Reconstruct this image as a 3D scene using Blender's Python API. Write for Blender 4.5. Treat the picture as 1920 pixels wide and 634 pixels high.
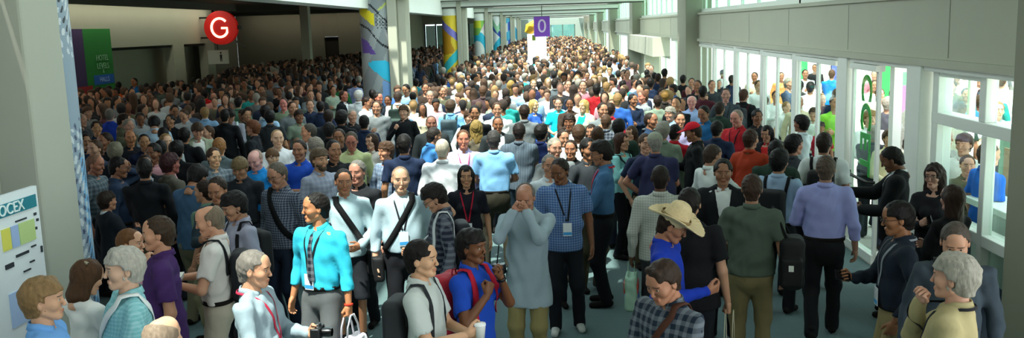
import bpy, math, random
import numpy as np
for _o in list(bpy.data.objects): bpy.data.objects.remove(_o, do_unlink=True)
# ---------------------------------------------------------------- camera
F_ = 1687.0; CX, CY = 960.0, 317.0; CAM = np.array([0, 0, 3.1])
_Y = np.array([80, -269, F_]); _Y /= np.linalg.norm(_Y)
_D = np.array([330, 10683, F_]); _D -= (_D @ _Y) * _Y; _D /= np.linalg.norm(_D)
W2C = np.stack([np.cross(_Y, -_D), _Y, -_D], 1)
def proj(p):
    c = W2C @ (np.array(p, float) - CAM); return CX + F_ * c[0] / c[2], CY + F_ * c[1] / c[2], c[2]
def at(px, py, z=None, Y=None, X=None):
    """photo pixel -> point of the place at height z, distance Y or side X"""
    d = W2C.T @ np.array([(px - CX) / F_, (py - CY) / F_, 1.0])
    t = (z - CAM[2]) / d[2] if z is not None else (Y / d[1] if Y is not None else X / d[0])
    return CAM + t * d
SC = bpy.context.scene
from mathutils import Matrix
_cam = bpy.data.cameras.new('camera'); cam = bpy.data.objects.new('camera', _cam); SC.collection.objects.link(cam); SC.camera = cam
_R = np.stack([W2C[0], -W2C[1], -W2C[2]], 1); _m = np.eye(4); _m[:3, :3] = _R; _m[:3, 3] = CAM
cam.matrix_world = Matrix(_m.tolist()); _cam.sensor_width = 36; _cam.lens = F_ * 36 / 1920; _cam.clip_end = 400; _cam.clip_start = .05
SC.cycles.transparent_max_bounces = 48
# ---------------------------------------------------------------- sky, sun, exposure
SC.view_settings.view_transform = 'Standard'; SC.view_settings.look = 'None'; SC.view_settings.gamma = 1.0
SC.view_settings.use_curve_mapping = False; SC.view_settings.exposure = 0.38
wd = bpy.data.worlds.new('sky'); SC.world = wd; wd.use_nodes = True; _n = wd.node_tree
_bg = _n.nodes['Background']; _bg.inputs[0].default_value = (.86, .96, 1.0, 1); _bg.inputs[1].default_value = 2.6
sun = bpy.data.objects.new('sun', bpy.data.lights.new('sun', 'SUN')); SC.collection.objects.link(sun)
sun.data.energy = 10.5; sun.data.angle = math.radians(1.2); sun.data.color = (1, .96, .88)
from mathutils import Vector
sun.rotation_euler = Vector((.20, .42, -1.0)).to_track_quat('-Z', 'Y').to_euler()
# ---------------------------------------------------------------- mesh helpers
import numpy as np
rng = np.random.RandomState(7)
def V3(*a): return np.array(a, dtype=np.float64)
def unit(v):
    v = np.asarray(v, float); n = np.linalg.norm(v)
    return v / n if n > 1e-9 else v

def mesh_np(name, verts, faces, mats=(), matidx=None, smooth=True):
    """faces: (n,k) int array or list of such arrays"""
    me = bpy.data.meshes.new(name)
    if isinstance(faces, np.ndarray): faces = [faces]
    faces = [np.asarray(f, np.int32) for f in faces if len(f)]
    verts = np.asarray(verts, np.float32)
    me.vertices.add(len(verts)); me.vertices.foreach_set('co', verts.ravel())
    nl = sum(f.size for f in faces); npf = sum(len(f) for f in faces)
    me.loops.add(nl); me.loops.foreach_set('vertex_index', np.concatenate([f.ravel() for f in faces]))
    me.polygons.add(npf)
    tot = np.concatenate([np.full(len(f), f.shape[1], np.int32) for f in faces])
    start = np.concatenate([[0], np.cumsum(tot)[:-1]]).astype(np.int32)
    me.polygons.foreach_set('loop_start', start); me.polygons.foreach_set('loop_total', tot)
    if matidx is not None: me.polygons.foreach_set('material_index', np.asarray(matidx, np.int32))
    me.polygons.foreach_set('use_smooth', np.full(npf, smooth, bool))
    me.update(calc_edges=True)
    for m in mats: me.materials.append(m)
    return me

class Field:
    """signed distance field on a grid, polygonised with surface nets"""
    def __init__(s, lo, hi, h):
        s.lo = np.array(lo, float); s.h = h
        s.n = np.ceil((np.array(hi, float) - s.lo) / h).astype(int) + 1
        s.ax = [s.lo[i] + h * np.arange(s.n[i]) for i in range(3)]
        s.v = np.full(tuple(s.n), 0.06, np.float32)
    def box(s, lo, hi):
        a = np.clip(np.floor((np.array(lo) - s.lo) / s.h).astype(int), 0, s.n)
        b = np.clip(np.ceil((np.array(hi) - s.lo) / s.h).astype(int) + 1, 0, s.n)
        sl = tuple(slice(a[i], b[i]) for i in range(3))
        if any(b[i] <= a[i] for i in range(3)): return None, None
        P = (s.ax[0][sl[0]][:, None, None], s.ax[1][sl[1]][None, :, None], s.ax[2][sl[2]][None, None, :])
        return sl, P
    @staticmethod
    def d_cone(P, a, b, ra, rb, sc=(1, 1, 1)):
        a = np.array(a, float); b = np.array(b, float); sc = np.array(sc, float)
        q = [(P[i] - a[i]) / sc[i] for i in range(3)]
        ab = (b - a) / sc; L = max(ab @ ab, 1e-12)
        t = np.clip((q[0] * ab[0] + q[1] * ab[1] + q[2] * ab[2]) / L, 0, 1)
        d = np.sqrt((q[0] - t * ab[0]) ** 2 + (q[1] - t * ab[1]) ** 2 + (q[2] - t * ab[2]) ** 2) - (ra + (rb - ra) * t)
        return d * (sc.min() * .5 + .5 * sc.max() if sc.min() < 1 else 1)
    @staticmethod
    def d_box(P, c, hs, r):
        q = [np.abs(P[i] - c[i]) - (hs[i] - r) for i in range(3)]
        out = np.sqrt(sum(np.maximum(x, 0) ** 2 for x in q))
        return out + np.minimum(np.maximum(q[0], np.maximum(q[1], q[2])), 0) - r
    def _put(s, sl, d, k, op):
        o = s.v[sl]
        if op == 'u':
            if k > 0:
                hh = np.clip(.5 + .5 * (o - d) / k, 0, 1); r = o + (d - o) * hh - k * hh * (1 - hh)
            else: r = np.minimum(o, d)
        else:
            if k > 0:
                d = -d
                hh = np.clip(.5 - .5 * (o - d) / k, 0, 1); r = o + (d - o) * hh + k * hh * (1 - hh)
            else: r = np.maximum(o, -d)
        s.v[sl] = r
    def cone(s, a, b, ra, rb=None, k=.02, sc=(1, 1, 1), op='u'):
        rb = ra if rb is None else rb
        m = max(ra, rb) * np.array(sc) + k + 3 * s.h + .01
        sl, P = s.box(np.minimum(a, b) - m, np.maximum(a, b) + m)
        if sl is None: return s
        s._put(sl, s.d_cone(P, a, b, ra, rb, sc), k, op); return s
    def ball(s, c, r, k=.02, sc=(1, 1, 1), op='u'): return s.cone(c, c, r, r, k, sc, op)
    def rbox(s, c, hs, r=.01, k=.01, op='u'):
        m = np.array(hs) + k + 3 * s.h + .01
        sl, P = s.box(np.array(c) - m, np.array(c) + m)
        if sl is None: return s
        s._put(sl, s.d_box(P, c, hs, r), k, op); return s
    def plane(s, n, p):          # keep the side n points to
        n = unit(n); P = [s.ax[0][:, None, None], s.ax[1][None, :, None], s.ax[2][None, None, :]]
        d = -(n[0] * (P[0] - p[0]) + n[1] * (P[1] - p[1]) + n[2] * (P[2] - p[2]))
        s.v = np.maximum(s.v, d.astype(np.float32)); return s
    def noise(s, amp, f=1.0, seed=0, sz=1.0):
        r = np.random.RandomState(seed); X, Y, Z = s.ax[0][:, None, None], s.ax[1][None, :, None], s.ax[2][None, None, :]
        n = 0
        for i in range(4):
            k = r.uniform(-1, 1, 3) * 26 * f * (1 + .5 * i); k[2] *= sz; q = r.uniform(-1, 1, 3) * 14 * f
            n = n + np.sin(k[0] * X + k[1] * Y + k[2] * Z + 2.2 * np.sin(q[0] * X + q[1] * Y + q[2] * Z + i)) / (1 + .35 * i)
        s.v = s.v + (amp * .45 * n).astype(np.float32); return s
    def y_at(s, x, z, side=1):   # surface y seen from the front (side 1) or back (-1)
        i = int(np.clip(round((x - s.lo[0]) / s.h), 0, s.n[0] - 1)); k = int(np.clip(round((z - s.lo[2]) / s.h), 0, s.n[2] - 1))
        w = np.nonzero(s.v[i, :, k] < 0)[0]
        if not len(w): return None
        j = w[-1] if side > 0 else w[0]; jj = j + (1 if side > 0 else -1)
        if not 0 <= jj < s.n[1]: return s.ax[1][j]
        a, b = s.v[i, j, k], s.v[i, jj, k]; t = a / (a - b) if a != b else .5
        return s.ax[1][j] + (jj - j) * t * s.h
    def z_top(s, x, y, zmax=9):
        i = int(np.clip(round((x - s.lo[0]) / s.h), 0, s.n[0] - 1)); j = int(np.clip(round((y - s.lo[1]) / s.h), 0, s.n[1] - 1))
        w = np.nonzero((s.v[i, j, :] < 0) & (s.ax[2] < zmax))[0]
        return s.ax[2][w[-1]] + s.h * .5 if len(w) else None
    def mesh(s):
        v = s.v.copy(); v[0] = v[-1] = .05; v[:, 0] = v[:, -1] = .05; v[:, :, 0] = v[:, :, -1] = .05
        ins = v < 0; n = np.array(v.shape)
        cnt = np.zeros(n - 1, np.int8)
        for dx in (0, 1):
            for dy in (0, 1):
                for dz in (0, 1): cnt += ins[dx:n[0] - 1 + dx, dy:n[1] - 1 + dy, dz:n[2] - 1 + dz]
        act = (cnt > 0) & (cnt < 8)
        I, J, K = np.nonzero(act); m = len(I)
        if m == 0: return np.zeros((0, 3)), np.zeros((0, 4), int)
        ids = np.full(tuple(n - 1), -1, np.int32); ids[I, J, K] = np.arange(m)
        C = {}
        for c in [(a, b, d) for a in (0, 1) for b in (0, 1) for d in (0, 1)]: C[c] = v[I + c[0], J + c[1], K + c[2]]
        acc = np.zeros((m, 3)); num = np.zeros(m)
        for c0 in C:
            for ax in range(3):
                if c0[ax]: continue
                c1 = list(c0); c1[ax] = 1; c1 = tuple(c1)
                a, b = C[c0], C[c1]; x = (a < 0) != (b < 0)
                t = np.where(x, a / np.where(a == b, 1, a - b), 0)
                for k in range(3): acc[:, k] += np.where(x, c0[k] + (t if k == ax else 0), 0)
                num += x
        pos = acc / num[:, None]; pos = (pos + np.stack([I, J, K], 1)) * s.h + s.lo
        F = []
        for ax in range(3):
            u, w = [(1, 2), (2, 0), (0, 1)][ax]
            sl0 = [slice(1, -1)] * 3; sl1 = [slice(1, -1)] * 3
            sl0[ax] = slice(0, -1); sl1[ax] = slice(1, None)
            A, B = ins[tuple(sl0)], ins[tuple(sl1)]
            for flip in (False, True):
                e = (A & ~B) if not flip else (~A & B)
                idx = list(np.nonzero(e))
                for k in range(3):
                    if k != ax: idx[k] = idx[k] + 1
                def cell(du, dw):
                    q = [idx[0].copy(), idx[1].copy(), idx[2].copy()]; q[u] = q[u] + du; q[w] = q[w] + dw
                    return ids[q[0], q[1], q[2]]
                q = np.stack([cell(-1, -1), cell(0, -1), cell(0, 0), cell(-1, 0)], 1)
                F.append(q if not flip else q[:, ::-1])
        return pos, np.concatenate(F)

def xf(v, M, t): return v @ np.asarray(M).T + np.asarray(t)
def rotx(a): c, s = math.cos(a), math.sin(a); return np.array([[1, 0, 0], [0, c, -s], [0, s, c]])
def roty(a): c, s = math.cos(a), math.sin(a); return np.array([[c, 0, s], [0, 1, 0], [-s, 0, c]])
def rotz(a): c, s = math.cos(a), math.sin(a); return np.array([[c, -s, 0], [s, c, 0], [0, 0, 1]])
def join(parts):
    V, F, M, o = [], [], [], 0
    for v, f, m in parts:
        if len(v) == 0: continue
        V.append(v); F.append(np.asarray(f) + o); M.append(np.full(len(f), m) if np.isscalar(m) else m); o += len(v)
    return np.concatenate(V), F, np.concatenate(M)
def ribbon(pts, nrm, w, t=.004, closed=False):
    pts = np.asarray(pts, float); nrm = np.asarray(nrm, float); n = len(pts)
    V = []
    for i in range(n):
        a = pts[i - 1] if (i or closed) else pts[i]; b = pts[(i + 1) % n] if (i < n - 1 or closed) else pts[i]
        T = unit(b - a); N = unit(nrm[i]); S = unit(np.cross(T, N))
        V += [pts[i] - S * w / 2, pts[i] + S * w / 2, pts[i] + S * w / 2 + N * t, pts[i] - S * w / 2 + N * t]
    F = []
    for i in range(n if closed else n - 1):
        a, b = 4 * i, 4 * ((i + 1) % n)
        for k in range(4): F.append([a + k, a + (k + 1) % 4, b + (k + 1) % 4, b + k])
    if not closed: F.append([0, 1, 2, 3][::-1]); F.append([4 * n - 4, 4 * n - 3, 4 * n - 2, 4 * n - 1])
    return np.array(V), np.array(F)
def tube(pts, r, n=6, closed=False):
    pts = np.asarray(pts, float); m = len(pts); r = np.broadcast_to(r, (m,)); V = []; up = V3(.31, .17, .93)
    for i in range(m):
        a = pts[i - 1] if (i or closed) else pts[i]; b = pts[(i + 1) % m] if (i < m - 1 or closed) else pts[i]
        T = unit(b - a); U = unit(np.cross(T, up)); W = np.cross(T, U)
        for k in range(n):
            q = 2 * math.pi * k / n; V.append(pts[i] + r[i] * (math.cos(q) * U + math.sin(q) * W))
    F = []
    for i in range(m if closed else m - 1):
        a, b = n * i, n * ((i + 1) % m)
        for k in range(n): F.append([a + k, a + (k + 1) % n, b + (k + 1) % n, b + k])
    return np.array(V), np.array(F)
def boxm(lo, hi):
    lo, hi = np.array(lo, float), np.array(hi, float)
    v = np.array([[(lo, hi)[a][0], (lo, hi)[b][1], (lo, hi)[c][2]] for a in (0, 1) for b in (0, 1) for c in (0, 1)])
    f = np.array([[0, 1, 3, 2], [4, 6, 7, 5], [0, 4, 5, 1], [2, 3, 7, 6], [0, 2, 6, 4], [1, 5, 7, 3]])
    return v, f

# ---------------------------------------------------------------- people
_cache = {}
def head_geo(h, female=False, old=False, glasses=False):
    key = ('head', h, female)
    if key in _cache: return _cache[key]
    F = Field((-.13, -.15, -.24), (.13, .16, .15), h)
    w = .92 if female else 1
    F.ball((0, -.018, .028), .09, .01, (.83 * w, 1.04, .96))
    F.cone((0, .018, -.02), (0, .03, -.07), .066 * w, .045 * w, .03, (.98, 1, 1))
    F.ball((0, .064, -.093), .019, .024, (1.15, .9, .9))
    for s in (-1, 1):
        F.cone((s * .05 * w, -.005, -.055), (s * .018, .06, -.095), .018, .014, .02)
        F.ball((s * .044 * w, .054, -.022), .023, .03)
    F.cone((-.036, .073, .029), (.036, .073, .029), .0135, .0135, .016)
    F.ball((0, .045, .055), .05, .03, (1.1, .8, 1))
    for s in (-1, 1): F.ball((s * .031, .100, .008), .0115, .012, (1.35, 1, .75), op='s')
    F.cone((0, .086, .012), (0, .1005, -.026), .006, .0105, .012)
    for s in (-1, 1): F.ball((s * .010, .094, -.030), .0065, .006)
    F.cone((-.016, .081, -.058), (.016, .081, -.058), .0075, .0075, .008, (1, 1, .8))
    F.cone((-.014, .080, -.068), (.014, .080, -.068), .0075, .0075, .008)
    F.cone((-.025, .093, -.063), (.025, .093, -.063), .002, .002, .004, op='s')
    for s in (-1, 1):
        F.ball((s * .079 * w, -.012, -.002), .03, .006, (.32, .6, 1.05))
        F.ball((s * .089 * w, -.004, .004), .016, .006, (.5, .6, 1), op='s')
    F.cone((0, -.028, -.05), (0, -.04, -.2), .05 * (.86 if female else 1), .058 * (.86 if female else 1), .02)
    v, f = F.mesh()
    c = v[f].mean(1); mi = np.zeros(len(f), int)
    lip = (np.abs(c[:, 0]) < .021) & (c[:, 1] > .073) & (c[:, 2] < -.055) & (c[:, 2] > -.073)
    mi[lip] = 2
    br = (np.abs(np.abs(c[:, 0]) - .031) < .021) & (c[:, 1] > .07) & (c[:, 2] > .026) & (c[:, 2] < .033)
    mi[br] = 3
    parts = [(v, f, mi)]
    for s in (-1, 1):   # eyeballs with a dark iris
        E = Field((s * .03 - .02, .06, -.01), (s * .03 + .02, .1, .03), h * .7).ball((s * .031, .0732, .008), .0118, 0)
        ev, ef = E.mesh(); ec = ev[ef].mean(1)
        iris = ((ec[:, 0] - s * .031) ** 2 + (ec[:, 2] - .008) ** 2 < .0062 ** 2) & (ec[:, 1] > .075)
        if len(ev): parts.append((ev, ef, np.where(iris, 3, 1)))
    V, FF, M = join(parts)
    _cache[key] = (V, np.concatenate(FF), M); return _cache[key]

def hair_geo(style, h):
    key = ('hair', style, h)
    if key in _cache: return _cache[key]
    F = Field((-.15, -.2, -.34), (.15, .16, .2), h)
    C = (0, -.02, .032)
    if style in ('short', 'fringe', 'side', 'thick', 'buzz', 'bowl'):
        t = dict(short=.012, fringe=.016, side=.016, thick=.028, buzz=.005, bowl=.022)[style]
        F.ball(C, .091 + t, 0, (.84, 1.04, .97))
        F.cone((0, -.06, .0), (0, -.06, -.06), .062 + t * .5, .05 + t * .3, .02)
        zf = dict(short=.056, fringe=.038, side=.052, thick=.05, buzz=.058, bowl=.027)[style]
        # cut away the face: front of the ear line below the hairline
        F.rbox((0, .13, zf - .2), (.2, .115, .2), .03, .008, op='s')
        F.plane((0, 0, 1), (0, 0, -.085 if style != 'bowl' else -.1))
        for s in (-1, 1): F.ball((s * .085, -.005, -.02), .034, .004, (.8, .75, 1.1), op='s')
        if style == 'side': F.cone((-.03, .05, .105), (.04, .045, .11), .022, .016, .02)
        if style == 'thick': F.cone((-.04, .03, .105), (.04, .03, .105), .03, .03, .02)
        F.noise(.0035 if style != 'buzz' else .001, 4, 3)
    elif style == 'balding':
        F.ball(C, .1, 0, (.85, 1.04, .97)); F.cone((0, -.06, .0), (0, -.06, -.06), .064, .05, .02)
        F.rbox((0, .13, -.1), (.2, .12, .3), .03, .008, op='s'); F.plane((0, -.6, -1), (0, -.02, .075))
        F.plane((0, 0, 1), (0, 0, -.08))
        for s in (-1, 1): F.ball((s * .085, -.005, -.02), .034, .004, (.8, .75, 1.1), op='s')
        F.noise(.002, 4, 3)
    elif style in ('long', 'bob', 'pony', 'bun', 'curly'):
        t = .024 if style == 'curly' else .018
        F.ball(C, .091 + t, 0, (.84, 1.04, .97))
        zb = dict(long=-.26, bob=-.13, pony=-.05, bun=-.05, curly=-.2)[style]
        if style in ('long', 'bob', 'curly'):
            wd = .045 if style != 'curly' else .06
            for s in (-1, 1): F.cone((s * .065, -.03, .02), (s * .075, -.035, zb), .042, wd * .8, .03, (1, .9, 1))
            F.cone((0, -.07, .02), (0, -.075, zb), .065, .06, .03, (1.2, .7, 1))
        else: F.cone((0, -.06, .0), (0, -.06, -.06), .064, .05, .02)
        if style == 'pony': F.cone((0, -.13, .03), (0, -.16, -.02), .024, .026, .02); F.cone((0, -.16, -.02), (0, -.14, -.2), .028, .01, .02)
        if style == 'bun': F.ball((0, -.13, .05), .042, .01)
        F.rbox((0, .13, -.147), (.050 if style in ('long', 'bob', 'curly') else .2, .12, .215), .02, .012, op='s')
        F.rbox((0, .2, -.232), (.3, .13, .3), .02, .006, op='s')
        if style in ('pony', 'bun'):
            for s in (-1, 1): F.ball((s * .085, -.005, -.02), .034, .004, (.8, .75, 1.1), op='s')
        F.noise(.004 if style != 'curly' else .009, 3.2, 5, .5)
    elif style == 'beard':
        F.cone((0, .022, -.05), (0, .034, -.078), .068, .05, .02); F.ball((0, .068, -.095), .028, .02)
        F.plane((0, 0, -1), (0, 0, -.042)); F.rbox((0, .12, -.056), (.024, .04, .016), .008, .004, op='s')
        F.plane((0, 1, 0), (0, 0, 0)); F.noise(.002, 4, 9)
    elif style == 'moustache':
        F.cone((-.024, .093, -.052), (.024, .093, -.052), .007, .007, .003)
    v, f = F.mesh(); _cache[key] = (v, f); return _cache[key]

def hand_geo(pose, h):
    key = ('hand', pose, h)
    if key in _cache: return _cache[key]
    F = Field((-.09, -.09, -.22), (.06, .09, .03), h)
    F.cone((0, 0, .02), (0, 0, -.03), .027, .024, .01, (.8, 1, 1))
    F.cone((0, -.022, -.03), (-.002, -.026, -.085), .014, .013, .02, (1, 1, 1))
    F.cone((0, .0, -.03), (-.002, .0, -.09), .015, .013, .022)
    F.cone((0, .022, -.035), (-.002, .026, -.085), .015, .013, .02)
    curl = dict(relax=(.35, .5, .35), grip=(1.25, 1.35, .9), flat=(.08, .1, .05), hold=(.75, .7, .5))[pose]
    for i, (y, L) in enumerate(((.029, .072), (.0095, .079), (-.0105, .073), (-.029, .058))):
        a = 0; p = V3(-.001, y, -.087 + (.006 if i == 3 else 0)); sp = .06 * (1.2 - i) * (0 if pose == 'grip' else 1)
        for k, fr in enumerate((.44, .31, .25)):
            a += curl[k] * (1 + .07 * i)
            q = p + L * fr * V3(-math.sin(a), sp * math.cos(a), -math.cos(a))
            F.cone(p, q, .0092 - .0009 * k, .0088 - .0011 * k, .003); p = q
    th = dict(relax=((-.018, .05, -.06), (-.03, .058, -.098)), grip=((-.034, .042, -.066), (-.05, .02, -.092)),
              flat=((-.012, .06, -.06), (-.016, .075, -.1)), hold=((-.03, .045, -.066), (-.052, .04, -.1)))[pose]
    F.cone((-.006, .016, -.02), th[0], .017, .0115, .01); F.cone(th[0], th[1], .0112, .009, .004)
    v, f = F.mesh(); _cache[key] = (v, f); return _cache[key]

def ik(S, W, pole, L1, L2):
    S, W = V3(*S), V3(*W); d = W - S; n = np.linalg.norm(d); mx = (L1 + L2) * .995
    if n > mx: W = S + d / n * mx; d = W - S; n = mx
    if n < .12: W = S + unit(d + V3(0, .01, 0)) * .12; d = W - S; n = .12
    a = (L1 ** 2 - L2 ** 2 + n ** 2) / (2 * n); hh = math.sqrt(max(L1 ** 2 - a * a, 0))
    p = unit(pole); u = d / n; p = unit(p - (p @ u) * u)
    return S + u * a + p * hh, W

# arm poses for the right arm (x = outward): wrist, pole, thumb direction, hand pose, optional hand direction
ARM = dict(
    down=((.27, .04, .88), (.3, -1, 0), (0, 1, 0), 'relax', None),
    downback=((.27, -.06, .88), (.3, -1, 0), (0, 1, 0), 'relax', None),
    swing=((.25, .20, .94), (.3, -1, -.2), (0, .6, .8), 'relax', None),
    pocket=((.23, .07, .93), (1, -.8, .2), (0, .6, .6), 'relax', (-.2, .1, -1)),
    carry=((.28, .03, .86), (.3, -1, 0), (0, 1, 0), 'grip', None),
    phone=((.07, .32, 1.20), (.5, -.3, -1), (.2, -.2, 1), 'hold', (-.55, .45, .55)),
    phonelow=((.08, .30, 1.10), (.5, -.3, -1), (.2, -.2, 1), 'hold', (-.6, .5, .3)),
    read=((.10, .30, 1.16), (.6, -.3, -1), (.5, .2, 1), 'hold', (-.4, .8, .3)),
    fold=((-.08, .20, 1.17), (1, -.1, -.7), (0, .2, 1), 'relax', (-1, .1, .15)),
    hip=((.17, .03, 1.0), (1, -.35, 0), (0, -.6, .6), 'flat', (-.5, .7, -.5)),
    chin=((.05, .20, 1.42), (.6, -.1, -1), (-.6, -.3, .4), 'grip', (-.35, -.35, 1)),
    mouth=((.05, .16, 1.46), (.6, -.1, -1), (-.4, -.6, .4), 'hold', (-.45, -.45, .9)),
    strap=((.13, .19, 1.33), (.7, -.2, -1), (-.3, 0, 1), 'grip', (-.4, -.1, .9)),
    ear=((.17, .08, 1.55), (1, .2, -.5), (-.4, .3, .5), 'hold', (-.35, -.1, 1)),
    face=((.06, .22, 1.53), (.55, .2, -1), (-.6, -.4, .5), 'grip', (-.5, -.35, .6)),
    reach=((.20, .46, 1.22), (.5, -.3, -1), (0, 0, 1), 'relax', (-.1, 1, .1)),
    wave=((.24, .22, 1.62), (1, 0, -.6), (-.6, 0, .5), 'hold', (-.1, .1, 1)),
    waist=((.10, .24, 1.04), (.8, -.5, -.4), (0, .2, 1), 'relax', (-1, .4, 0)),
    behind=((.10, -.17, .95), (1, -.3, 0), (0, -.2, 1), 'relax', (-1, -.1, -.3)),
    rail=((.16, .42, 1.12), (.6, -.3, -.8), (0, .3, 1), 'grip', (-.3, 1, -.2)),
)
LEG = dict(
    stand=(((.105, -.01), 0), ((.105, .0), 0)), wide=(((.15, 0), 0), ((.15, .02), 0)),
    walk=(((.09, .24), 0), ((.09, -.27), .09)), walk2=(((.09, -.27), .09), ((.09, .24), 0)),
    shift=(((.10, .06), 0), ((.14, -.05), 0)), lean=(((.10, -.22), 0), ((.12, -.2), 0)))

def person_geo(spec, hb, hh):
    """spec: geometry keys of a person. Returns dict of name -> (verts, faces, matidx)"""
    g = dict(sex='m', fat=0, R='down', L='down', legs='stand', lean=0, hp=0, hy=0, hr=0, hair='short', sleeve='long', tuck=True,
             top='shirt', bottom='trousers', extras=(), seed=1, hem=None, twist=0)
    g.update(spec)
    fem = g['sex'] == 'f'; fat = g['fat']; sh = .165 if fem else .188; out = {}
    lean = math.radians(g['lean']); LM = rotz(math.radians(g['twist'])) @ rotx(-lean); PV = V3(0, 0, .95)
    U = lambda p: (V3(*p) - PV) @ LM.T + PV            # upper body transform
    k_ = .9 if fem else 1
    # arms
    arms = []
    for s, nm in ((1, g['R']), (-1, g['L'])):
        w, pole, th, hp, hd = ARM[nm] if isinstance(nm, str) else nm
        S = U((s * sh, -.01, 1.405)); W = U((s * w[0] * (1 if w[0] < .2 else (.93 if fem else 1 + fat * .6)), w[1] + fat * .35 * (w[1] > .15), w[2]))
        if isinstance(nm, str) and nm in ('down', 'downback', 'carry', 'swing', 'pocket') :
            W = V3(s * (w[0] + fat * .5) * (.93 if fem else 1), w[1] + S[1] + .01 , w[2]) if lean else W
        E, W = ik(S, W, LM @ V3(s * pole[0], pole[1], pole[2]), .295, .255)
        fd = unit(W - E); hd_ = fd if hd is None else unit(LM @ V3(s * hd[0], hd[1], hd[2]) * 1.0 + fd * .6)
        arms.append((s, S, E, W, hd_, LM @ V3(s * th[0], th[1], th[2]), hp))
    lo, hi = V3(-.62, -.62, -.02), V3(.62, .75, 1.86)
    pts = np.array([a[i] for a in arms for i in (1, 2, 3)] + [U((0, 0, 1.5))])
    lo[:2] = np.minimum(pts.min(0)[:2] - .12, (-.28 - fat, -.36)); hi[:2] = np.maximum(pts.max(0)[:2] + .12, (.28 + fat, .38))
    # body under the clothes
    B = Field(lo, hi, max(hb, .012))
    B.cone(U((0, 0, 1.0)), U((0, 0, 1.33)), .12, .14 * k_, .03, (1, .66, 1)); B.cone(U((-sh * .8, -.01, 1.40)), U((sh * .8, -.01, 1.40)), .052, .052, .04)
    B.cone(U((0, -.02, 1.42)), U((0, -.015, 1.53)), .058 * k_, .05 * k_, .03)
    for s, S, E, W, hd, th, hp in arms:
        B.cone(S, E, .046 * k_, .04 * k_, .02); B.cone(E, W, .041 * k_, .026 * k_, .015)
    legs = []
    for s, (xy, lift) in zip((1, -1), LEG[g['legs']]):
        A = V3(s * xy[0], xy[1] - .01, .085 + lift); H = V3(s * .085, 0, .89)
        K, A = ik(H, A, (s * .12, 1, 0), .405, .42); legs.append((s, H, K, A, lift))
        B.cone(H, K, .07, .045, .03); B.cone(K, A, .045, .035, .02)
    bv, bf = B.mesh()
    parts = [(bv, bf, 0)]
    # head
    piv = U((0, -.03, 1.515)); HM = LM @ rotz(math.radians(g['hy'])) @ rotx(-math.radians(g['hp'])) @ roty(math.radians(g['hr']))
    if lean > .25: HM = rotx(.45 * lean) @ HM
    hv, hf, hm = head_geo(hh, fem); T = lambda v: (v + V3(0, .035, .115)) @ HM.T + piv
    parts.append((T(hv), hf, hm))
    for s, S, E, W, hd, th, hp in arms:
        if hh > .03: continue
        v, f = hand_geo(hp, min(max(hh * .9, .0045), .0075)); v = v * (.9 if fem else 1.0)
        if s < 0: v = v * V3(-1, 1, 1); f = f[:, ::-1]
        z = -hd; y = unit(th - (th @ z) * z); x = np.cross(y, z); parts.append((v @ np.stack([x, y, z]) + W, f, 0))
    V, FF, M = join(parts); out['person'] = (V, np.concatenate(FF), M)
    top = max(T(hv)[:, 2].max(), 0)
    out['_arms'] = arms; out['_head'] = T; out['_HM'] = HM; out['_U'] = U; out['_legs'] = legs
    # hair
    if g['hair'] and g['hair'] != 'bald':
        v, f = hair_geo(g['hair'], max(hh, .006)); v = T(v * (V3(.93, 1, 1) if fem else 1)); out['hair'] = (v, f, 0); top = max(top, v[:, 2].max())
    for e in ('beard', 'moustache'):
        if e in g['extras']:
            v, f = hair_geo(e, hh); out[e] = (T(v), f, 0)
    # shirt
    def torso(F, o=0., tuck=True, long=0.):
        w = (.15 if fem else .16) + fat + o
        if long or not tuck: F.cone((0, 0, (long or hem) - .1), U((0, 0, 1.02)), w + (.05 if hem < .7 else .024), w + .006, .02, (1, .76, 1))
        F.cone((0, .01 + fat * .4, .93) if tuck else (0, .01, .9), U((0, .01 + fat * .6, 1.1)), w + (.0 if tuck else .012), w + .004, .02, (1, .72 + fat, 1))
        F.cone(U((0, .01 + fat * .5, 1.1)), U((0, 0, 1.3)), w + .004, (.15 if fem else .172) + o + fat * .4, .03, (1, .68 + fat, 1))
        if fem:
            for s in (-1, 1): F.ball(U((s * .065, .085, 1.27)), .06 + o, .03)
        F.cone(U((-sh * .78, -.012, 1.385)), U((sh * .78, -.012, 1.385)), .066 + o, .066 + o, .05)
        for s in (-1, 1): F.cone(U((s * sh * .8, -.015, 1.41)), U((s * .045, -.03, 1.475)), .04 + o, .035 + o, .03)
        F.cone(U((-.03, -.055, 1.44)), U((.03, -.055, 1.44)), .05 + o, .05 + o, .03)
    def sleeves(F, o=0., ln='long'):
        for s, S, E, W, hd, th, hp in arms:
            if ln == 'none': continue
            if ln == 'short':
                e = S + (E - S) * .68; F.cone(S, e, .066 * k_ + o, .066 * k_ + o, .03); n = unit(E - S)
                P = [F.ax[0][:, None, None], F.ax[1][None, :, None], F.ax[2][None, None, :]]
                F.cone(e + n * .075, e + n * .12, .085, .085, 0, op='s')
            else:
                F.cone(S, E, .063 * k_ + o, .055 * k_ + o, .03)
                e2 = E + (W - E) * (.98 if ln == 'long' else .35); F.cone(E, e2, .055 * k_ + o, .04 * k_ + o, .01)
    hem = g['hem'] if g['hem'] is not None else (.975 if g['tuck'] else .86)
    S_ = Field(lo, hi, hb)
    torso(S_, 0, g['tuck']); sleeves(S_, 0, g['sleeve']); S_.noise(.010, 1.25, g['seed'], .6)
    S_.plane((0, 0, 1), (0, 0, hem)); out['_S'] = S_
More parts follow.
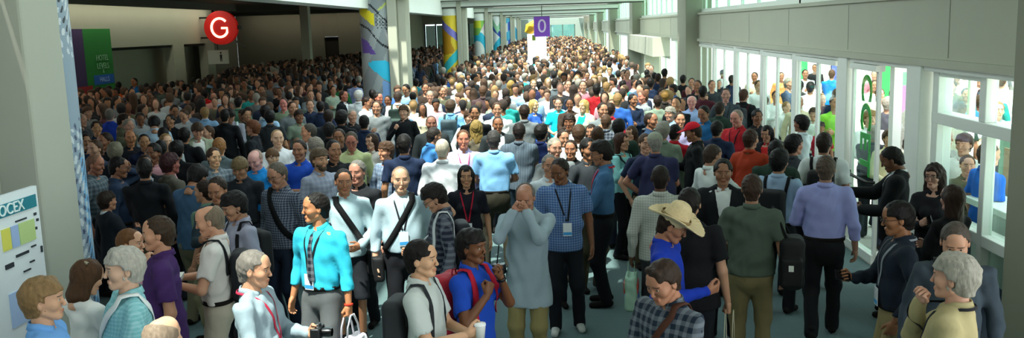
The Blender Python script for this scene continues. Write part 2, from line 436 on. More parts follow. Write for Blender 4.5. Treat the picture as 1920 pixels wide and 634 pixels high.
    if g['top'] == 'jacket':
        v, f = S_.mesh(); out['shirt'] = (v, f, 0)
        J = Field(lo, hi, hb); torso(J, .016, False, g.get('jhem', .80)); sleeves(J, .014, 'long'); J.noise(.006, .9, g['seed'] + 5, .6)
        J.plane((0, 0, 1), (0, 0, g.get('jhem', .80)))
        a, b, c = U((0, .3, 1.03)), U((.075, .2, 1.5)), U((-.075, .2, 1.5))
        # open V at the front
        X, Y, Z = J.ax[0][:, None, None], J.ax[1][None, :, None], J.ax[2][None, None, :]
        q = np.stack(np.broadcast_arrays(X - PV[0], Y - PV[1], Z - PV[2]), -1) @ LM; zz = q[..., 2] + .95
        halfw = np.clip((zz - (1.02 if not g.get('open') else .2)) * (.17 if not g.get('open') else .09), -.05, .085)
        d = np.maximum(np.abs(q[..., 0]) - halfw, .02 - q[..., 1]); J.v = np.maximum(J.v, -d.astype(np.float32))
        v, f = J.mesh(); out['jacket'] = (v, f, 0); out['_J'] = J
    else:
        v, f = S_.mesh(); out['shirt'] = (v, f, 0)
    # collar
    if g.get('collar', True):
        n = 18; cp = []; cn = []
        for i in range(n + 1):
            a = math.pi / 2 + .28 + (2 * math.pi - .56) * i / n
            r = .066 * k_; fr = max(0, math.sin(a))
            cp.append(U((r * math.cos(a), -.028 + r * 1.05 * math.sin(a), 1.497 - .034 * fr))); cn.append(LM @ V3(math.cos(a), math.sin(a), .35))
        v, f = ribbon(cp, cn, .042, .007); out['collar'] = (v, f, 0)
    # trousers
    if g['bottom'] in ('trousers', 'shorts'):
        L = Field((lo[0], lo[1], -.01), (hi[0], hi[1], 1.08), hb); w = .158 + fat * .9
        L.cone((0, .005 + fat * .4, 1.0), (0, .0, .9), w - .006, w + .008, .02, (1, .74 + fat, 1))
        for s, H, K, A, lift in legs:
            L.cone(H, K, .096 + fat * .25, .074, .018, (1, 1.05, 1))
            if g['bottom'] == 'trousers': L.cone(K + (A - K) * .06, A + V3(0, 0, -.03), .066, .062, .05)
            else: L.cone(K, K + V3(0, 0, -.04), .075, .075, .01)
        L.noise(.006, 1.0, g['seed'] + 2, .6); L.plane((0, 0, -1), (0, 0, 1.005)); L.plane((0, 0, 1), (0, 0, .028))
        if g['bottom'] == 'shorts': L.plane((0, 0, 1), (0, 0, .47))
        v, f = L.mesh(); out[g['bottom']] = (v, f, 0)
    elif g['bottom'] == 'skirt':
        L = Field((lo[0], lo[1], -.01), (hi[0], hi[1], 1.08), hb)
        L.cone((0, 0, 1.0), (0, 0, .5), .15, .2, .02, (1, .8, 1)); L.noise(.008, 1, 3, .2); L.plane((0, 0, -1), (0, 0, 1.005)); L.plane((0, 0, 1), (0, 0, .5))
        v, f = L.mesh(); out['skirt'] = (v, f, 0)
    if g['tuck'] and g['top'] != 'jacket':
        n = 28; w = .158 + fat * .9 + .004
        v, f = ribbon([(w * math.cos(6.2832 * i / n), .005 + fat * .4 + w * (.74 + fat) * math.sin(6.2832 * i / n), .99) for i in range(n)],
                      [(math.cos(6.2832 * i / n), math.sin(6.2832 * i / n), 0) for i in range(n)], .034, .005, True)
        out['belt'] = (v, f, 0)
    for i, (s, H, K, A, lift) in enumerate(legs):
        Fh = Field((A[0] - .09, A[1] - .16, -.01 + lift * .5), (A[0] + .09, A[1] + .26, .15 + lift), max(hb * .8, .009))
        ox = s * .018
        Fh.cone((A[0], A[1] - .035, .045 + lift), (A[0] + ox, A[1] + .15, .03 + lift * .5), .042, .036, .01, (1, 1, .9)).cone((A[0], A[1] - .01, .1 + lift), (A[0], A[1] + .03, .05 + lift), .036, .036, .02)
        Fh.plane((0, 0, 1), (0, 0, 0.002 + lift * .6)); v, f = Fh.mesh(); out['shoe' + ('' if i == 0 else '2')] = (v, f, 0)
    out['_top'] = top; out['_g'] = g; out['_lo'] = lo; out['_hi'] = hi
    return out

def grad_n(F, p):
    i = np.clip(np.round((np.asarray(p) - F.lo) / F.h).astype(int), 1, F.n - 2); v = F.v
    return unit([v[i[0] + 1, i[1], i[2]] - v[i[0] - 1, i[1], i[2]], v[i[0], i[1] + 1, i[2]] - v[i[0], i[1] - 1, i[2]], v[i[0], i[1], i[2] + 1] - v[i[0], i[1], i[2] - 1]])
def on_surface(F, knots, side, n=10, off=.004):
    """polyline through (x, z) knots laid on the front or back of a garment"""
    pts = []; last = None
    for a, b in zip(knots[:-1], knots[1:]):
        for i in range(n):
            t = i / n; x = a[0] + (b[0] - a[0]) * t; z = a[1] + (b[1] - a[1]) * t; y = F.y_at(x, z, side)
            if y is None: y = last if last is not None else (.08 * side)
            last = y; pts.append([x, y + off * side, z])
    x, z = knots[-1]; y = F.y_at(x, z, side); pts.append([x, (y if y is not None else last) + off * side, z])
    pts = np.array(pts)
    for _ in range(2): pts[1:-1] = (pts[:-2] + 2 * pts[1:-1] + pts[2:]) / 4
    return pts
def shoulder_strap(F, x0, front, back, w=.05, off=.006, n=8):
    """strap over the shoulder at x0; front/back = (x, z) lower ends"""
    zt = F.z_top(x0, -.01, 1.6) or 1.44
    zt2 = zt - .05
    a = on_surface(F, [front, (x0, zt2)], 1, n, off); b = on_surface(F, [(x0, zt2), back], -1, n, off)
    mid = np.array([[x0, a[-1][1] * .6, zt + off * .4], [x0, 0.0, zt + off], [x0, b[0][1] * .6, zt + off * .4]])
    pts = np.concatenate([a, mid, b]); c = V3(x0 * .3, 0, 1.2)
    nr = []
    for p in pts:
        q = grad_n(F, p); nr.append(q if np.linalg.norm(q) > .5 else unit(p - c))
    for i in (0, 1, 2): nr[len(a) + i] = unit([0, mid[i][1] * 3, .3])
    nr = np.array(nr)
    for _ in range(2): nr[1:-1] = (nr[:-2] + nr[1:-1] + nr[2:]) / 3
    return ribbon(pts, nr, w, .006)
# ---------------------------------------------------------------- materials
def hexc(c, a=1.0):
    if isinstance(c, str):
        c = c.lstrip('#'); c = [int(c[i:i + 2], 16) / 255 for i in (0, 2, 4)]
        c = [x / 12.92 if x <= .04045 else ((x + .055) / 1.055) ** 2.4 for x in c]
    return (*c[:3], a)
_mats = {}
class NB:
    def __init__(s, name):
        s.m = bpy.data.materials.new(name); s.m.use_nodes = True; s.t = s.m.node_tree; s.t.nodes.clear()
        s.o = s.n('ShaderNodeOutputMaterial'); s.b = s.n('ShaderNodeBsdfPrincipled'); s.l(s.b.outputs[0], s.o.inputs[0])
    def n(s, t, **k):
        x = s.t.nodes.new(t)
        for a, b in k.items(): setattr(x, a, b)
        return x
    def l(s, a, b): s.t.links.new(a, b)
    def mix(s, f, a, b, mode='MIX'):
        x = s.n('ShaderNodeMix', data_type='RGBA', blend_type=mode)
        for i, v in ((0, f), (6, a), (7, b)):
            if hasattr(v, 'links'): s.l(v, x.inputs[i])
            else: x.inputs[i].default_value = v
        return x.outputs[2]
    def math(s, op, a, b=0.0, c=0.0):
        x = s.n('ShaderNodeMath', operation=op)
        for i, v in enumerate((a, b, c)):
            if hasattr(v, 'links'): s.l(v, x.inputs[i])
            else: x.inputs[i].default_value = v
        return x.outputs[0]
    def obj(s): return s.n('ShaderNodeTexCoord').outputs['Object']
    def noise(s, vec, sc, det=3):
        x = s.n('ShaderNodeTexNoise'); x.inputs['Scale'].default_value = sc; x.inputs['Detail'].default_value = det
        if vec: s.l(vec, x.inputs['Vector'])
        return x.outputs[0]
    def ramp(s, f, pts):
        x = s.n('ShaderNodeValToRGB'); e = x.color_ramp.elements
        while len(e) < len(pts): e.new(.5)
        for q, (p, c) in zip(e, pts): q.position = p; q.color = c
        s.l(f, x.inputs[0]); return x.outputs[0]
    def bump(s, h, st=.3, d=.01):
        x = s.n('ShaderNodeBump'); x.inputs['Strength'].default_value = st; x.inputs['Distance'].default_value = d
        s.l(h, x.inputs['Height']); s.l(x.outputs[0], s.b.inputs['Normal'])
    def col(s, c):
        if hasattr(c, 'links'): s.l(c, s.b.inputs['Base Color'])
        else: s.b.inputs['Base Color'].default_value = c
    def set(s, **k):
        for a, v in k.items(): s.b.inputs[a.replace('_', ' ')].default_value = v
def plain(name, c, rough=.6, metal=0.0, var=.08, sc=8, bump=0, spec=.4):
    if name in _mats: return _mats[name]
    b = NB(name); c = hexc(c); n = b.noise(b.obj(), sc)
    d = tuple(x * (1 - var) for x in c[:3]) + (1,); e = tuple(min(x * (1 + var), 1) for x in c[:3]) + (1,)
    b.col(b.mix(n, d, e)); b.set(Roughness=rough, Metallic=metal); b.b.inputs['Specular IOR Level'].default_value = spec
    if bump: b.bump(b.noise(b.obj(), sc * 6), bump)
    _mats[name] = b.m; return b.m
def glow(name, c, st):
    if name in _mats: return _mats[name]
    b = NB(name); b.col(hexc(c)); b.b.inputs['Emission Color'].default_value = hexc(c); b.b.inputs['Emission Strength'].default_value = st
    _mats[name] = b.m; return b.m
def objcol(name, rough, var, sc, bump, kind='', spec=.3):
    if name in _mats: return _mats[name]
    b = NB(name); oi = b.n('ShaderNodeObjectInfo').outputs['Color']; oc = b.obj(); n = b.noise(oc, sc)
    dark = b.mix(1.0, oi, (1 - var * 2, 1 - var * 2, 1 - var * 2, 1), 'MULTIPLY')
    c = b.mix(n, dark, oi)
    if kind == 'lips': c = b.mix(1.0, oi, (.80, .56, .54, 1), 'MULTIPLY')
    if kind in ('check', 'stripe', 'plaid', 'finecheck'):
        x = b.n('ShaderNodeSeparateXYZ'); b.l(oc, x.inputs[0]); p = dict(check=.055, stripe=.022, plaid=.09, finecheck=.024)[kind]
        def band(v, duty=.5):
            m = b.math('FRACT', b.math('DIVIDE', b.math('ADD', v, 20.0), p)); return b.math('LESS_THAN', m, duty)
        if kind == 'stripe': m = b.math('MULTIPLY', band(x.outputs[0], .35), .6)
        else: m = b.math('ADD', b.math('MULTIPLY', band(x.outputs[0], .45), .5), b.math('MULTIPLY', band(x.outputs[2], .45), .5))
        if kind == 'plaid': lightc = (.75, .78, .8, 1)
        else: lightc = None
        pale = b.mix({'check': .16, 'plaid': .2, 'finecheck': .20, 'stripe': .2}[kind], oi, (.75, .82, .9, 1))
        c = b.mix(m, c, pale)
    if kind == 'hair':
        w = b.n('ShaderNodeTexNoise'); w.inputs['Scale'].default_value = 60; mp = b.n('ShaderNodeMapping'); mp.inputs['Scale'].default_value = (1, 1, .25)
        b.l(oc, mp.inputs[0]); b.l(mp.outputs[0], w.inputs['Vector']); c = b.mix(w.outputs[0], b.mix(1.0, oi, (.4, .4, .4, 1), 'MULTIPLY'), b.mix(1.0, oi, (1.15, 1.15, 1.15, 1), 'MULTIPLY'))
        b.bump(w.outputs[0], .6, .01)
    elif bump: b.bump(b.noise(oc, sc * 5), bump, .01)
    b.col(c); b.set(Roughness=rough); b.b.inputs['Specular IOR Level'].default_value = spec
    _mats[name] = b.m; return b.m
def M_skin(): return objcol('skin', .5, .06, 14, .05, spec=.35)
def M_lips(): return objcol('lips', .45, .06, 14, 0, 'lips')
def M_cloth(kind=''):
    return objcol('cloth' + ('_' + kind if kind else ''), .85, .07, 9, .15, kind, spec=.2)
def M_hair(): return objcol('hair', .6, .1, 20, 0, 'hair', spec=.2)
# ---------------------------------------------------------------- putting people together
COL = bpy.context.scene.collection
def link(o, parent=None, color=None):
    COL.objects.link(o)
    if parent is not None: o.parent = parent
    if color is not None: o.color = hexc(color)
    return o
def newobj(name, me, parent=None, color=None): return link(bpy.data.objects.new(name, me), parent, color)
def part(name, vf, mats, parent, color=None, mi=None, smooth=True):
    v, f = vf[0], vf[1]; mi = vf[2] if len(vf) > 2 and mi is None else mi
    if len(v) == 0: return None
    if mi is not None and np.isscalar(mi): mi = None
    return newobj(name, mesh_np(name, v, f, mats if isinstance(mats, (list, tuple)) else [mats], mi, smooth), parent, color)
def tag(o, label, cat, group=None, kind=None):
    o['label'] = label; o['category'] = cat
    if group: o['group'] = group
    if kind: o['kind'] = kind
    return o
_tmpl = {}
def tmpl_key(spec): return repr(sorted((k, v) for k, v in spec.items()))
def build_person(spec, look, hb, hh):
    """makes one person at the origin facing +Y; returns root object and geometry"""
    G = person_geo(spec, hb, hh); g = G['_g']
    eye = plain('eye_white', '#b5ada2', .25, var=0); dark = plain('iris_dark', '#17110d', .4, var=0)
    root = part('person', G['person'], [M_skin(), eye, M_lips(), dark], None, look.get('skin', '#b98a6c'))
    pat = look.get('pat', '')
    names = dict(hair='hair', shirt=look.get('topname', 'shirt'), jacket='jacket', collar='collar', trousers='trousers', shorts='shorts', skirt='skirt', belt='belt', shoe='shoe', shoe2='shoe', beard='beard', moustache='moustache')
    sh = None
    for k, nm in names.items():
        if k not in G: continue
        c = dict(hair=look.get('hairc', '#1c1512'), shirt=look.get('topc', '#888888'), jacket=look.get('jackc', '#15171c'), trousers=look.get('botc', '#1d2026'), shorts=look.get('botc', '#1d2026'),
                 skirt=look.get('botc', '#1d2026'), belt='#15110e', shoe=look.get('shoec', '#14110f'), shoe2=look.get('shoec', '#14110f'), collar=look.get('collc', look.get('topc', '#888888')),
                 beard=look.get('hairc', '#1c1512'), moustache=look.get('hairc', '#1c1512'))[k]
        m = M_hair() if k in ('hair', 'beard', 'moustache') else M_cloth(pat) if k in ('shirt', 'collar') else M_cloth(look.get('jpat', '')) if k == 'jacket' else M_cloth()
        par = root
        o = part(nm, G[k], m, sh if k == 'collar' and sh else root, c)
        if k == 'shirt': sh = o
    for e in g['extras']:
        if e in EXTRA: EXTRA[e](root, G, look)
    return root, G

def copy_tree(o, parent=None):
    c = o.copy(); COL.objects.link(c); c.parent = parent
    for ch in o.children: copy_tree(ch, c)
    return c

# extras: parts worn by a person
def x_glasses(root, G, look):
    T = G['_head']; v = []; parts = []
    for s in (-1, 1):
        ring = [T(V3(s * .032 + .021 * math.cos(a), .1, .008 + .016 * math.sin(a))) for a in np.linspace(0, 6.2832, 13)[:-1]]
        parts.append((*tube(ring, .0022, 5, True), 0)); parts.append((*tube([T(V3(s * .053, .1, .012)), T(V3(s * .078, .06, .012)), T(V3(s * .082, -.01, .01))], .0018, 5), 0))
    parts.append((*tube([T(V3(-.011, .102, .012)), T(V3(.011, .102, .012))], .002, 5), 0))
    V, F, M = join(parts); part('glasses', (V, np.concatenate(F)), plain('spectacle_frame', look.get('glassc', '#1a1a1c'), .3), root)
def x_sunglasses(root, G, look):
    T = G['_head']; parts = []
    for s in (-1, 1): parts.append((*boxm((s * .032 - .023, .095, -.008), (s * .032 + .023, .101, .026)), 0)); parts.append((*boxm((s * .082 - .002, -.01, .006), (s * .082 + .002, .1, .014)), 0))
    parts.append((*boxm((-.012, .097, .008), (.012, .101, .016)), 0))
    V, F, M = join(parts); part('sunglasses', (T(V), np.concatenate(F)), plain('dark_lens', '#0a0a0c', .15), root)
def x_tie(root, G, look):
    S = G['_S']; pts = on_surface(S, [(0, 1.46), (0, 1.02)], 1, 16, .012); w = np.interp(np.arange(len(pts)), [0, 2, 3, 12, 14, 16], [.034, .036, .03, .07, .075, .02])
    V = []; F = []
    for i, p in enumerate(pts): V += [p + V3(-w[i] / 2, -.002, 0), p + V3(0, .008, 0), p + V3(w[i] / 2, -.002, 0)]
    for i in range(len(pts) - 1): a = 3 * i; F += [[a, a + 1, a + 4, a + 3], [a + 1, a + 2, a + 5, a + 4]]
    part('tie', (np.array(V), np.array(F)), M_cloth('check'), root, look.get('tiec', '#1c2434'))
def x_lanyard(root, G, look, badge=True):
    S = G.get('_J') or G['_S']; z = look.get('bz', 1.12); bx = look.get('bx', 0.0)
    if '_J' in G: S = Field(G['_lo'], G['_hi'], S.h); S.v = np.minimum(G['_S'].v, G['_J'].v)
    L = on_surface(S, [(-.075, 1.45), (bx - .008, z + .03)], 1, 14, .005); R = on_surface(S, [(.075, 1.45), (bx + .008, z + .03)], 1, 14, .005)
    back = [[.085 * math.cos(a), -.03 + .09 * math.sin(a), 1.485] for a in np.linspace(-.3, -math.pi + .3, 8)]
    pts = np.concatenate([L[::-1], back[::-1], R]); nr = [unit(p - V3(0, -.03, min(p[2], 1.44))) for p in pts]
    lo = part('lanyard', ribbon(pts, nr, .016, .003), M_cloth(), root, look.get('lanc', '#202226'))
    if badge:
        y = max([S.y_at(bx + dx, z - dz, 1) or 0 for dx in (-.03, 0, .03) for dz in (0, .05, .09)]) + .006
        v, f = boxm((bx - .042, y, z - .115), (bx + .042, y + .005, z + .015)); b = part('badge', (v, f), plain('badge_card', '#d9dde0', .35), lo, smooth=False)
        v, f = boxm((bx - .040, y + .0052, z - .105), (bx + .040, y + .0064, z - .075)); part('badge_strip', (v, f), plain('badge_blue', look.get('stripc', '#2e6db0'), .4), b, smooth=False)
def x_lanyard_only(root, G, look): x_lanyard(root, G, look, False)
def x_cap(root, G, look):
    T = G['_head']; F = Field((-.14, -.17, -.02), (.14, .22, .17), .009); F.ball((0, -.016, .04), .105, 0, (.88, 1.03, .92)); F.plane((0, 0, 1), (0, 0, .05))
    F.cone((0, .09, .058), (0, .13, .05), .07, .06, .006, (1, 1, .12)); v, f = F.mesh(); part('cap', (T(v), f), M_cloth(), root, look.get('capc', '#c01525'))
def x_cowboy(root, G, look):
    T = G['_head']; F = Field((-.27, -.27, -.02), (.27, .27, .24), .009)
    X, Y, Z = F.ax[0][:, None, None], F.ax[1][None, :, None], F.ax[2][None, None, :]
    r = np.sqrt((X / .86) ** 2 + Y ** 2); zb = .055 + 2.1 * (np.abs(X) ** 2.2) * (1 - .2 * np.abs(Y)) - .25 * Y ** 2
    d = np.maximum(np.abs(Z - zb) - .006, r - .225); F.v = np.minimum(F.v, d.astype(np.float32))
    F.cone((0, -.015, .05), (0, -.01, .15), .1, .074, .012, (.88, 1.08, .7)); F.cone((0, -.09, .21), (0, .09, .195), .026, .02, .02, (.8, 1, 1), op='s')
    v, f = F.mesh(); h = part('cowboy_hat', (T(v), f), plain('straw', '#cdb98f', .8, var=.2, sc=60, bump=.4), root)
    n = 30; v, f = ribbon([T(V3(.093 * math.cos(a), -.015 + .112 * math.sin(a), .075)) for a in np.linspace(0, 6.2832, n + 1)[:-1]], [G['_HM'] @ V3(math.cos(a), math.sin(a), 0) for a in np.linspace(0, 6.2832, n + 1)[:-1]], .022, .004, True)
    part('hat_band', (v, f), M_cloth(), h, '#8a744e')
def x_watch(root, G, look):
    for s, S, E, W, hd, th, hp in G['_arms']:
        if s < 0:
            u = unit(W - E); a = unit(np.cross(u, (0, .3, 1))); b = np.cross(u, a); c = W - u * .015
            v, f = ribbon([c + .031 * (a * math.cos(t) + b * math.sin(t)) for t in np.linspace(0, 6.2832, 15)[:-1]], [a * math.cos(t) + b * math.sin(t) for t in np.linspace(0, 6.2832, 15)[:-1]], .022, .006, True)
            part('wristwatch', (v, f), plain('watch_black', '#101012', .3), root)
def x_placket(root, G, look):
    S = G['_S']; pts = on_surface(S, [(0, 1.44), (0, 1.0)], 1, 12, .003); o = part('placket', ribbon(pts, [(0, 1, .1)] * len(pts), .03, .003), M_cloth(look.get('pat', '')), root, look.get('topc'))
EXTRA = dict(glasses=x_glasses, sunglasses=x_sunglasses, tie=x_tie, lanyard=x_lanyard, lanyard_only=x_lanyard_only, cap=x_cap, cowboy=x_cowboy, watch=x_watch, placket=x_placket)

# things carried: top-level, sharing the wearer's placement
def t_backpack(G, col, col2='#101114', one=False, S=None):
    S = G.get('_J') or G['_S']; yb = min([S.y_at(x, z, -1) or 0 for x in (-.08, 0, .08) for z in (1.1, 1.25, 1.35)])
    F = Field((-.22, yb - .3, .85), (.22, yb + .05, 1.52), .013); F.rbox((0, yb - .1, 1.19), (.15, .095, .225), .06, .02); F.rbox((0, yb - .2, 1.1), (.12, .045, .12), .035, .015)
    F.noise(.004, 1, 4); v, f = F.mesh(); root = part('backpack', (v, f), plain('pack_' + col.strip('#'), col, .75, var=.12, bump=.1), None)
    for s in ((-1, 1) if not one else (one,)):
        part('shoulder_strap', shoulder_strap(S, s * .115, (s * .135, 1.12), (s * .09, 1.2), .045, .008), M_cloth(), root, col2)
    o = part('grab_handle', tube([(-.03, yb - .05, 1.41), (-.02, yb - .05, 1.45), (.02, yb - .05, 1.45), (.03, yb - .05, 1.41)], .006), M_cloth(), root, col2)
    return root
def t_messenger(G, side, col='#0d0e10', bag=True, w=.06):
    """strap from one shoulder to the other hip, with a satchel at the hip (side = hip side)"""
    S = G.get('_J') or G['_S']; fat = G['_g']['fat']; hx = side * (.165 + fat)
    sv, sf = shoulder_strap(S, -side * .09, (hx, 1.0), (hx, 1.0), w, .008, 14)
    F = Field((hx - .2, -.3, .55), (hx + .2, .3, 1.02), .014); F.rbox((hx + side * .055, -.04, .82), (.05, .16, .12), .03, .01); F.rbox((hx + side * .10, -.04, .85), (.012, .15, .09), .01, .01)
    v, f = F.mesh(); root = part('shoulder_bag', (v, f), plain('bag_' + col.strip('#') + 'm', col, .7, var=.1, bump=.1), None)
    part('bag_strap', (sv, sf), M_cloth(), root, col); return root
def hand_pt(G, s, d=.085, p=0.):
    for a in G['_arms']:
        if a[0] == s: return a[3] + a[4] * d
def t_phone(G, s, name='phone', col='#0a0b0d'):
    a = [q for q in G['_arms'] if q[0] == s][0]; c = a[3] + a[4] * .1; z = a[4]; y = unit(a[5] - (a[5] @ z) * z); x = np.cross(y, -z) * s
    c = c + -x * .022 * 1; v, f = boxm((-.006, -.036, -.07), (.006, .036, .07)); R = np.stack([x, y, z]); root = part(name, (v @ R + c, f), plain('phone_' + col.strip('#'), col, .25), None, smooth=False)
    return root
def t_camera(G, s):
    c = hand_pt(G, s, .09); F = Field(c - .14, c + .16, .008); F.rbox(c, (.065, .035, .042), .012, .004); F.rbox(c + V3(0, 0, .045), (.025, .025, .018), .01, .006)
    v, f = F.mesh(); root = part('camera', (v, f), plain('camera_black', '#101113', .4), None); v, f = tube([c + V3(0, .03, 0), c + V3(0, .08, 0), c + V3(0, .1, 0)], [.03, .032, .028], 14)
    part('lens', (v, f), plain('lens_black', '#08090b', .2), root); return root
def t_cup(G, s, col='#e9e7e2'):
    c = hand_pt(G, s, .08) + V3(0, .02, 0); v, f = tube([c + V3(0, 0, -.05), c + V3(0, 0, -.049), c + V3(0, 0, .045)], [.001, .028, .038], 14)
    root = part('paper_cup', (v, f), plain('cup_white', col, .5), None); v, f = tube([c + V3(0, 0, .04), c + V3(0, 0, .052), c + V3(0, 0, .053)], [.04, .038, .001], 14); part('lid', (v, f), plain('cup_lid', '#f2f2f0', .4), root); return root
def t_tote(G, s, col='#d8d5cb', h=.42, w=.36, name='tote_bag', hl=.28, accent=None):
    c = hand_pt(G, s, .075); F = Field(c + V3(-.15, -.3, -h - hl - .08), c + V3(.15, .3, -hl + .08), .012); z0 = -hl - h / 2
    F.rbox(c + V3(0, 0, z0), (.055, w / 2, h / 2), .03, .01); F.cone(c + V3(0, -w / 2, -hl + .01), c + V3(0, w / 2, -hl + .01), .03, .03, .0, op='s'); F.noise(.006, 1.2, 8)
    v, f = F.mesh(); root = part(name, (v, f), plain('bag_' + col.strip('#'), col, .8, var=.06), None)
    for x in (-.03, .03):
        part('handle', ribbon([c + V3(x, y, z) for y, z in ((-w * .28, -hl - .04), (-w * .2, -hl * .5), (-.02, -.012), (.02, -.012), (w * .2, -hl * .5), (w * .28, -hl - .04))], [(1, 0, 0.01)] * 6, .022, .004), M_cloth(), root, col)
    if accent:
        for k, (yy, zz, ww, hh, cc) in enumerate(accent):
            for sx in (-1, 1): 
                x0 = c[0] + sx * .0555; v, f = boxm((min(x0, x0 + sx * .012), c[1] + yy - ww, c[2] + z0 + zz - hh), (max(x0, x0 + sx * .012), c[1] + yy + ww, c[2] + z0 + zz + hh)); part('print', (v, f), plain('print_' + cc.strip('#'), cc, .7), root, smooth=False)
    return root
def t_box(G, s, col='#b9b08e', size=(.08, .11, .015)):
    c = hand_pt(G, s, .09); v, f = boxm(c - V3(*size), c + V3(*size)); return part('booklet', (v, f), plain('booklet_' + col.strip('#'), col, .6), None, smooth=False)
def place(o, loc, yaw, sc): o.location = loc; o.rotation_euler = (0, 0, yaw); o.scale = (sc, sc, sc)
# ---------------------------------------------------------------- the hall
def mb(boxes):
    V, F, o = [], [], 0
    for k, (lo, hi) in enumerate(boxes):   # hair-thin steps keep joined bars from sharing a face
        e = .0009 * (k % 7); v, f = boxm(np.minimum(lo, hi) + e, np.maximum(lo, hi) - e); V.append(v); F.append(f + o); o += 8
    return np.concatenate(V), np.concatenate(F)
def struct(name, boxes, mat, parent=None, bevel=0):
    o = part(name, mb(boxes), mat, parent, smooth=False)
    if parent is None: o['kind'] = 'structure'
    if bevel: m = o.modifiers.new('b', 'BEVEL'); m.width = bevel; m.segments = 2; m.limit_method = 'ANGLE'
    return o
def carpet():
    b = NB('carpet'); oc = b.obj(); n = b.noise(oc, 1.6, 5); n2 = b.noise(oc, 70, 2)
    x = b.n('ShaderNodeSeparateXYZ'); b.l(oc, x.inputs[0])
    def line(v, p, w): return b.math('LESS_THAN', b.math('FRACT', b.math('DIVIDE', b.math('ADD', v, 400.0), p)), w)
    seam = b.math('MAXIMUM', line(x.outputs[0], .61, .012), line(x.outputs[1], .61, .012))
    c = b.mix(n, (.045, .092, .096, 1), (.078, .135, .137, 1)); c = b.mix(n2, c, (.10, .155, .152, 1)); c = b.mix(b.math('MULTIPLY', seam, .35), c, (.04, .07, .075, 1))
    b.col(c); b.set(Roughness=.85); b.bump(n2, .4, .01); return b.m
def glass(name='window_glass', tint=(.88, .97, .93), mixf=.10):
    if name in _mats: return _mats[name]
    b = NB(name); t = b.n('ShaderNodeBsdfTransparent'); t.inputs[0].default_value = (*tint, 1); g = b.n('ShaderNodeBsdfGlossy'); g.inputs['Roughness'].default_value = .03
    m = b.n('ShaderNodeMixShader'); m.inputs[0].default_value = mixf; b.l(t.outputs[0], m.inputs[1]); b.l(g.outputs[0], m.inputs[2]); b.l(m.outputs[0], b.o.inputs[0])
    b.t.nodes.remove(b.b); _mats[name] = b.m; return b.m
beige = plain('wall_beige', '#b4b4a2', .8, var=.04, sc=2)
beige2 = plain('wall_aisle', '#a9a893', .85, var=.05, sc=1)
white = plain('frame_white', '#e4e8e0', .45, var=.03)
ceilw = plain('ceiling_white', '#e6eae2', .8, var=.03)
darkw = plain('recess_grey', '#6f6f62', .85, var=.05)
black = plain('black_metal', '#14140f', .4)
GL = glass()
def quad_floor():
    V = [(-30, -8, 0), (3.9, -8, 0), (3.9, 130, 0), (-30, 130, 0), (-30, -8, -.2), (3.9, -8, -.2), (3.9, 130, -.2), (-30, 130, -.2)]
    return np.array(V, float), np.array([[0, 1, 2, 3], [7, 6, 5, 4], [0, 4, 5, 1], [1, 5, 6, 2], [2, 6, 7, 3], [3, 7, 4, 0]])
fl = part('floor', quad_floor(), carpet(), None, smooth=False); fl['kind'] = 'structure'
gd = struct('ground_outside', [((3.9, -8, -.2), (90, 130, -.002))], plain('paving', '#c9c6bc', .9, var=.08, sc=3, bump=.1))
# right wall: solid band, clerestory, columns
XR = 3.9
for nm, y0, y1 in (('wall_right', 7.2, 24.9), ('wall_right_far', 26.6, 41.9), ('wall_right_end', 43.6, 125)):
    w = struct(nm, [((XR, y0, 2.6), (XR + .25, y1, 3.3)), ((XR - .05, y0, 2.56), (XR + .3, y1, 2.64)), ((XR - .04, y0, 3.27), (XR + .3, y1, 3.33)), ((XR, y0, 4.35), (XR + .25, y1, 5.0))], beige)
    seams = [y for y in np.arange(9.2, 125, 3.1) if y0 < y < y1]
    struct('panel_joint', [((XR - .006, y, 2.66), (XR, y + .02, 3.25)) for y in seams], plain('joint_grey', '#abab9b', .8), w)
for i, y in enumerate((5.5, 24.9, 41.9, 58.9, 75.9, 92.9, 109.9)):
    struct('pillar_right', [((3.55, y, 0), (4.25, y + 1.7, 5.0)), ((3.52, y - .03, 0), (4.28, y + 1.73, .14))], plain('pillar_grey', '#8d8d7b', .75, var=.05, sc=2), bevel=.02)
# clerestory glazing
def glazing(name, y0, y1, z0, z1, ys, zs, w=.05, x=XR + .1, gm=None):
    fr = struct(name, [((x - .03, y0, z0), (x + .03, y1, z0 + w)), ((x - .03, y0, z1 - w), (x + .03, y1, z1))] + [((x - .03, y - w / 2, z0), (x + .03, y + w / 2, z1)) for y in ys] + [((x - .04, y0, z - w / 2), (x + .04, y1, z + w / 2)) for z in zs], white)
    yy = sorted(set([y0] + list(ys) + [y1]))
    for a, b in zip(yy[:-1], yy[1:]):
        if b - a > .15: part('pane', mb([((x - .008, a + .01, z0 + .01), (x + .008, b - .01, z1 - .01))]), gm or GL, fr, smooth=False)
    return fr
k = 1
for y0, y1 in ((7.2, 24.9), (26.6, 41.9), (43.6, 58.9), (60.6, 75.9), (77.6, 92.9)):
    glazing('window_%d' % k, y0, y1, 3.33, 4.35, list(np.arange(y0 + .05, y1, 1.55)), [], .09, gm=glass('clerestory_glass', (.70, .88, .80), .12)); k += 1
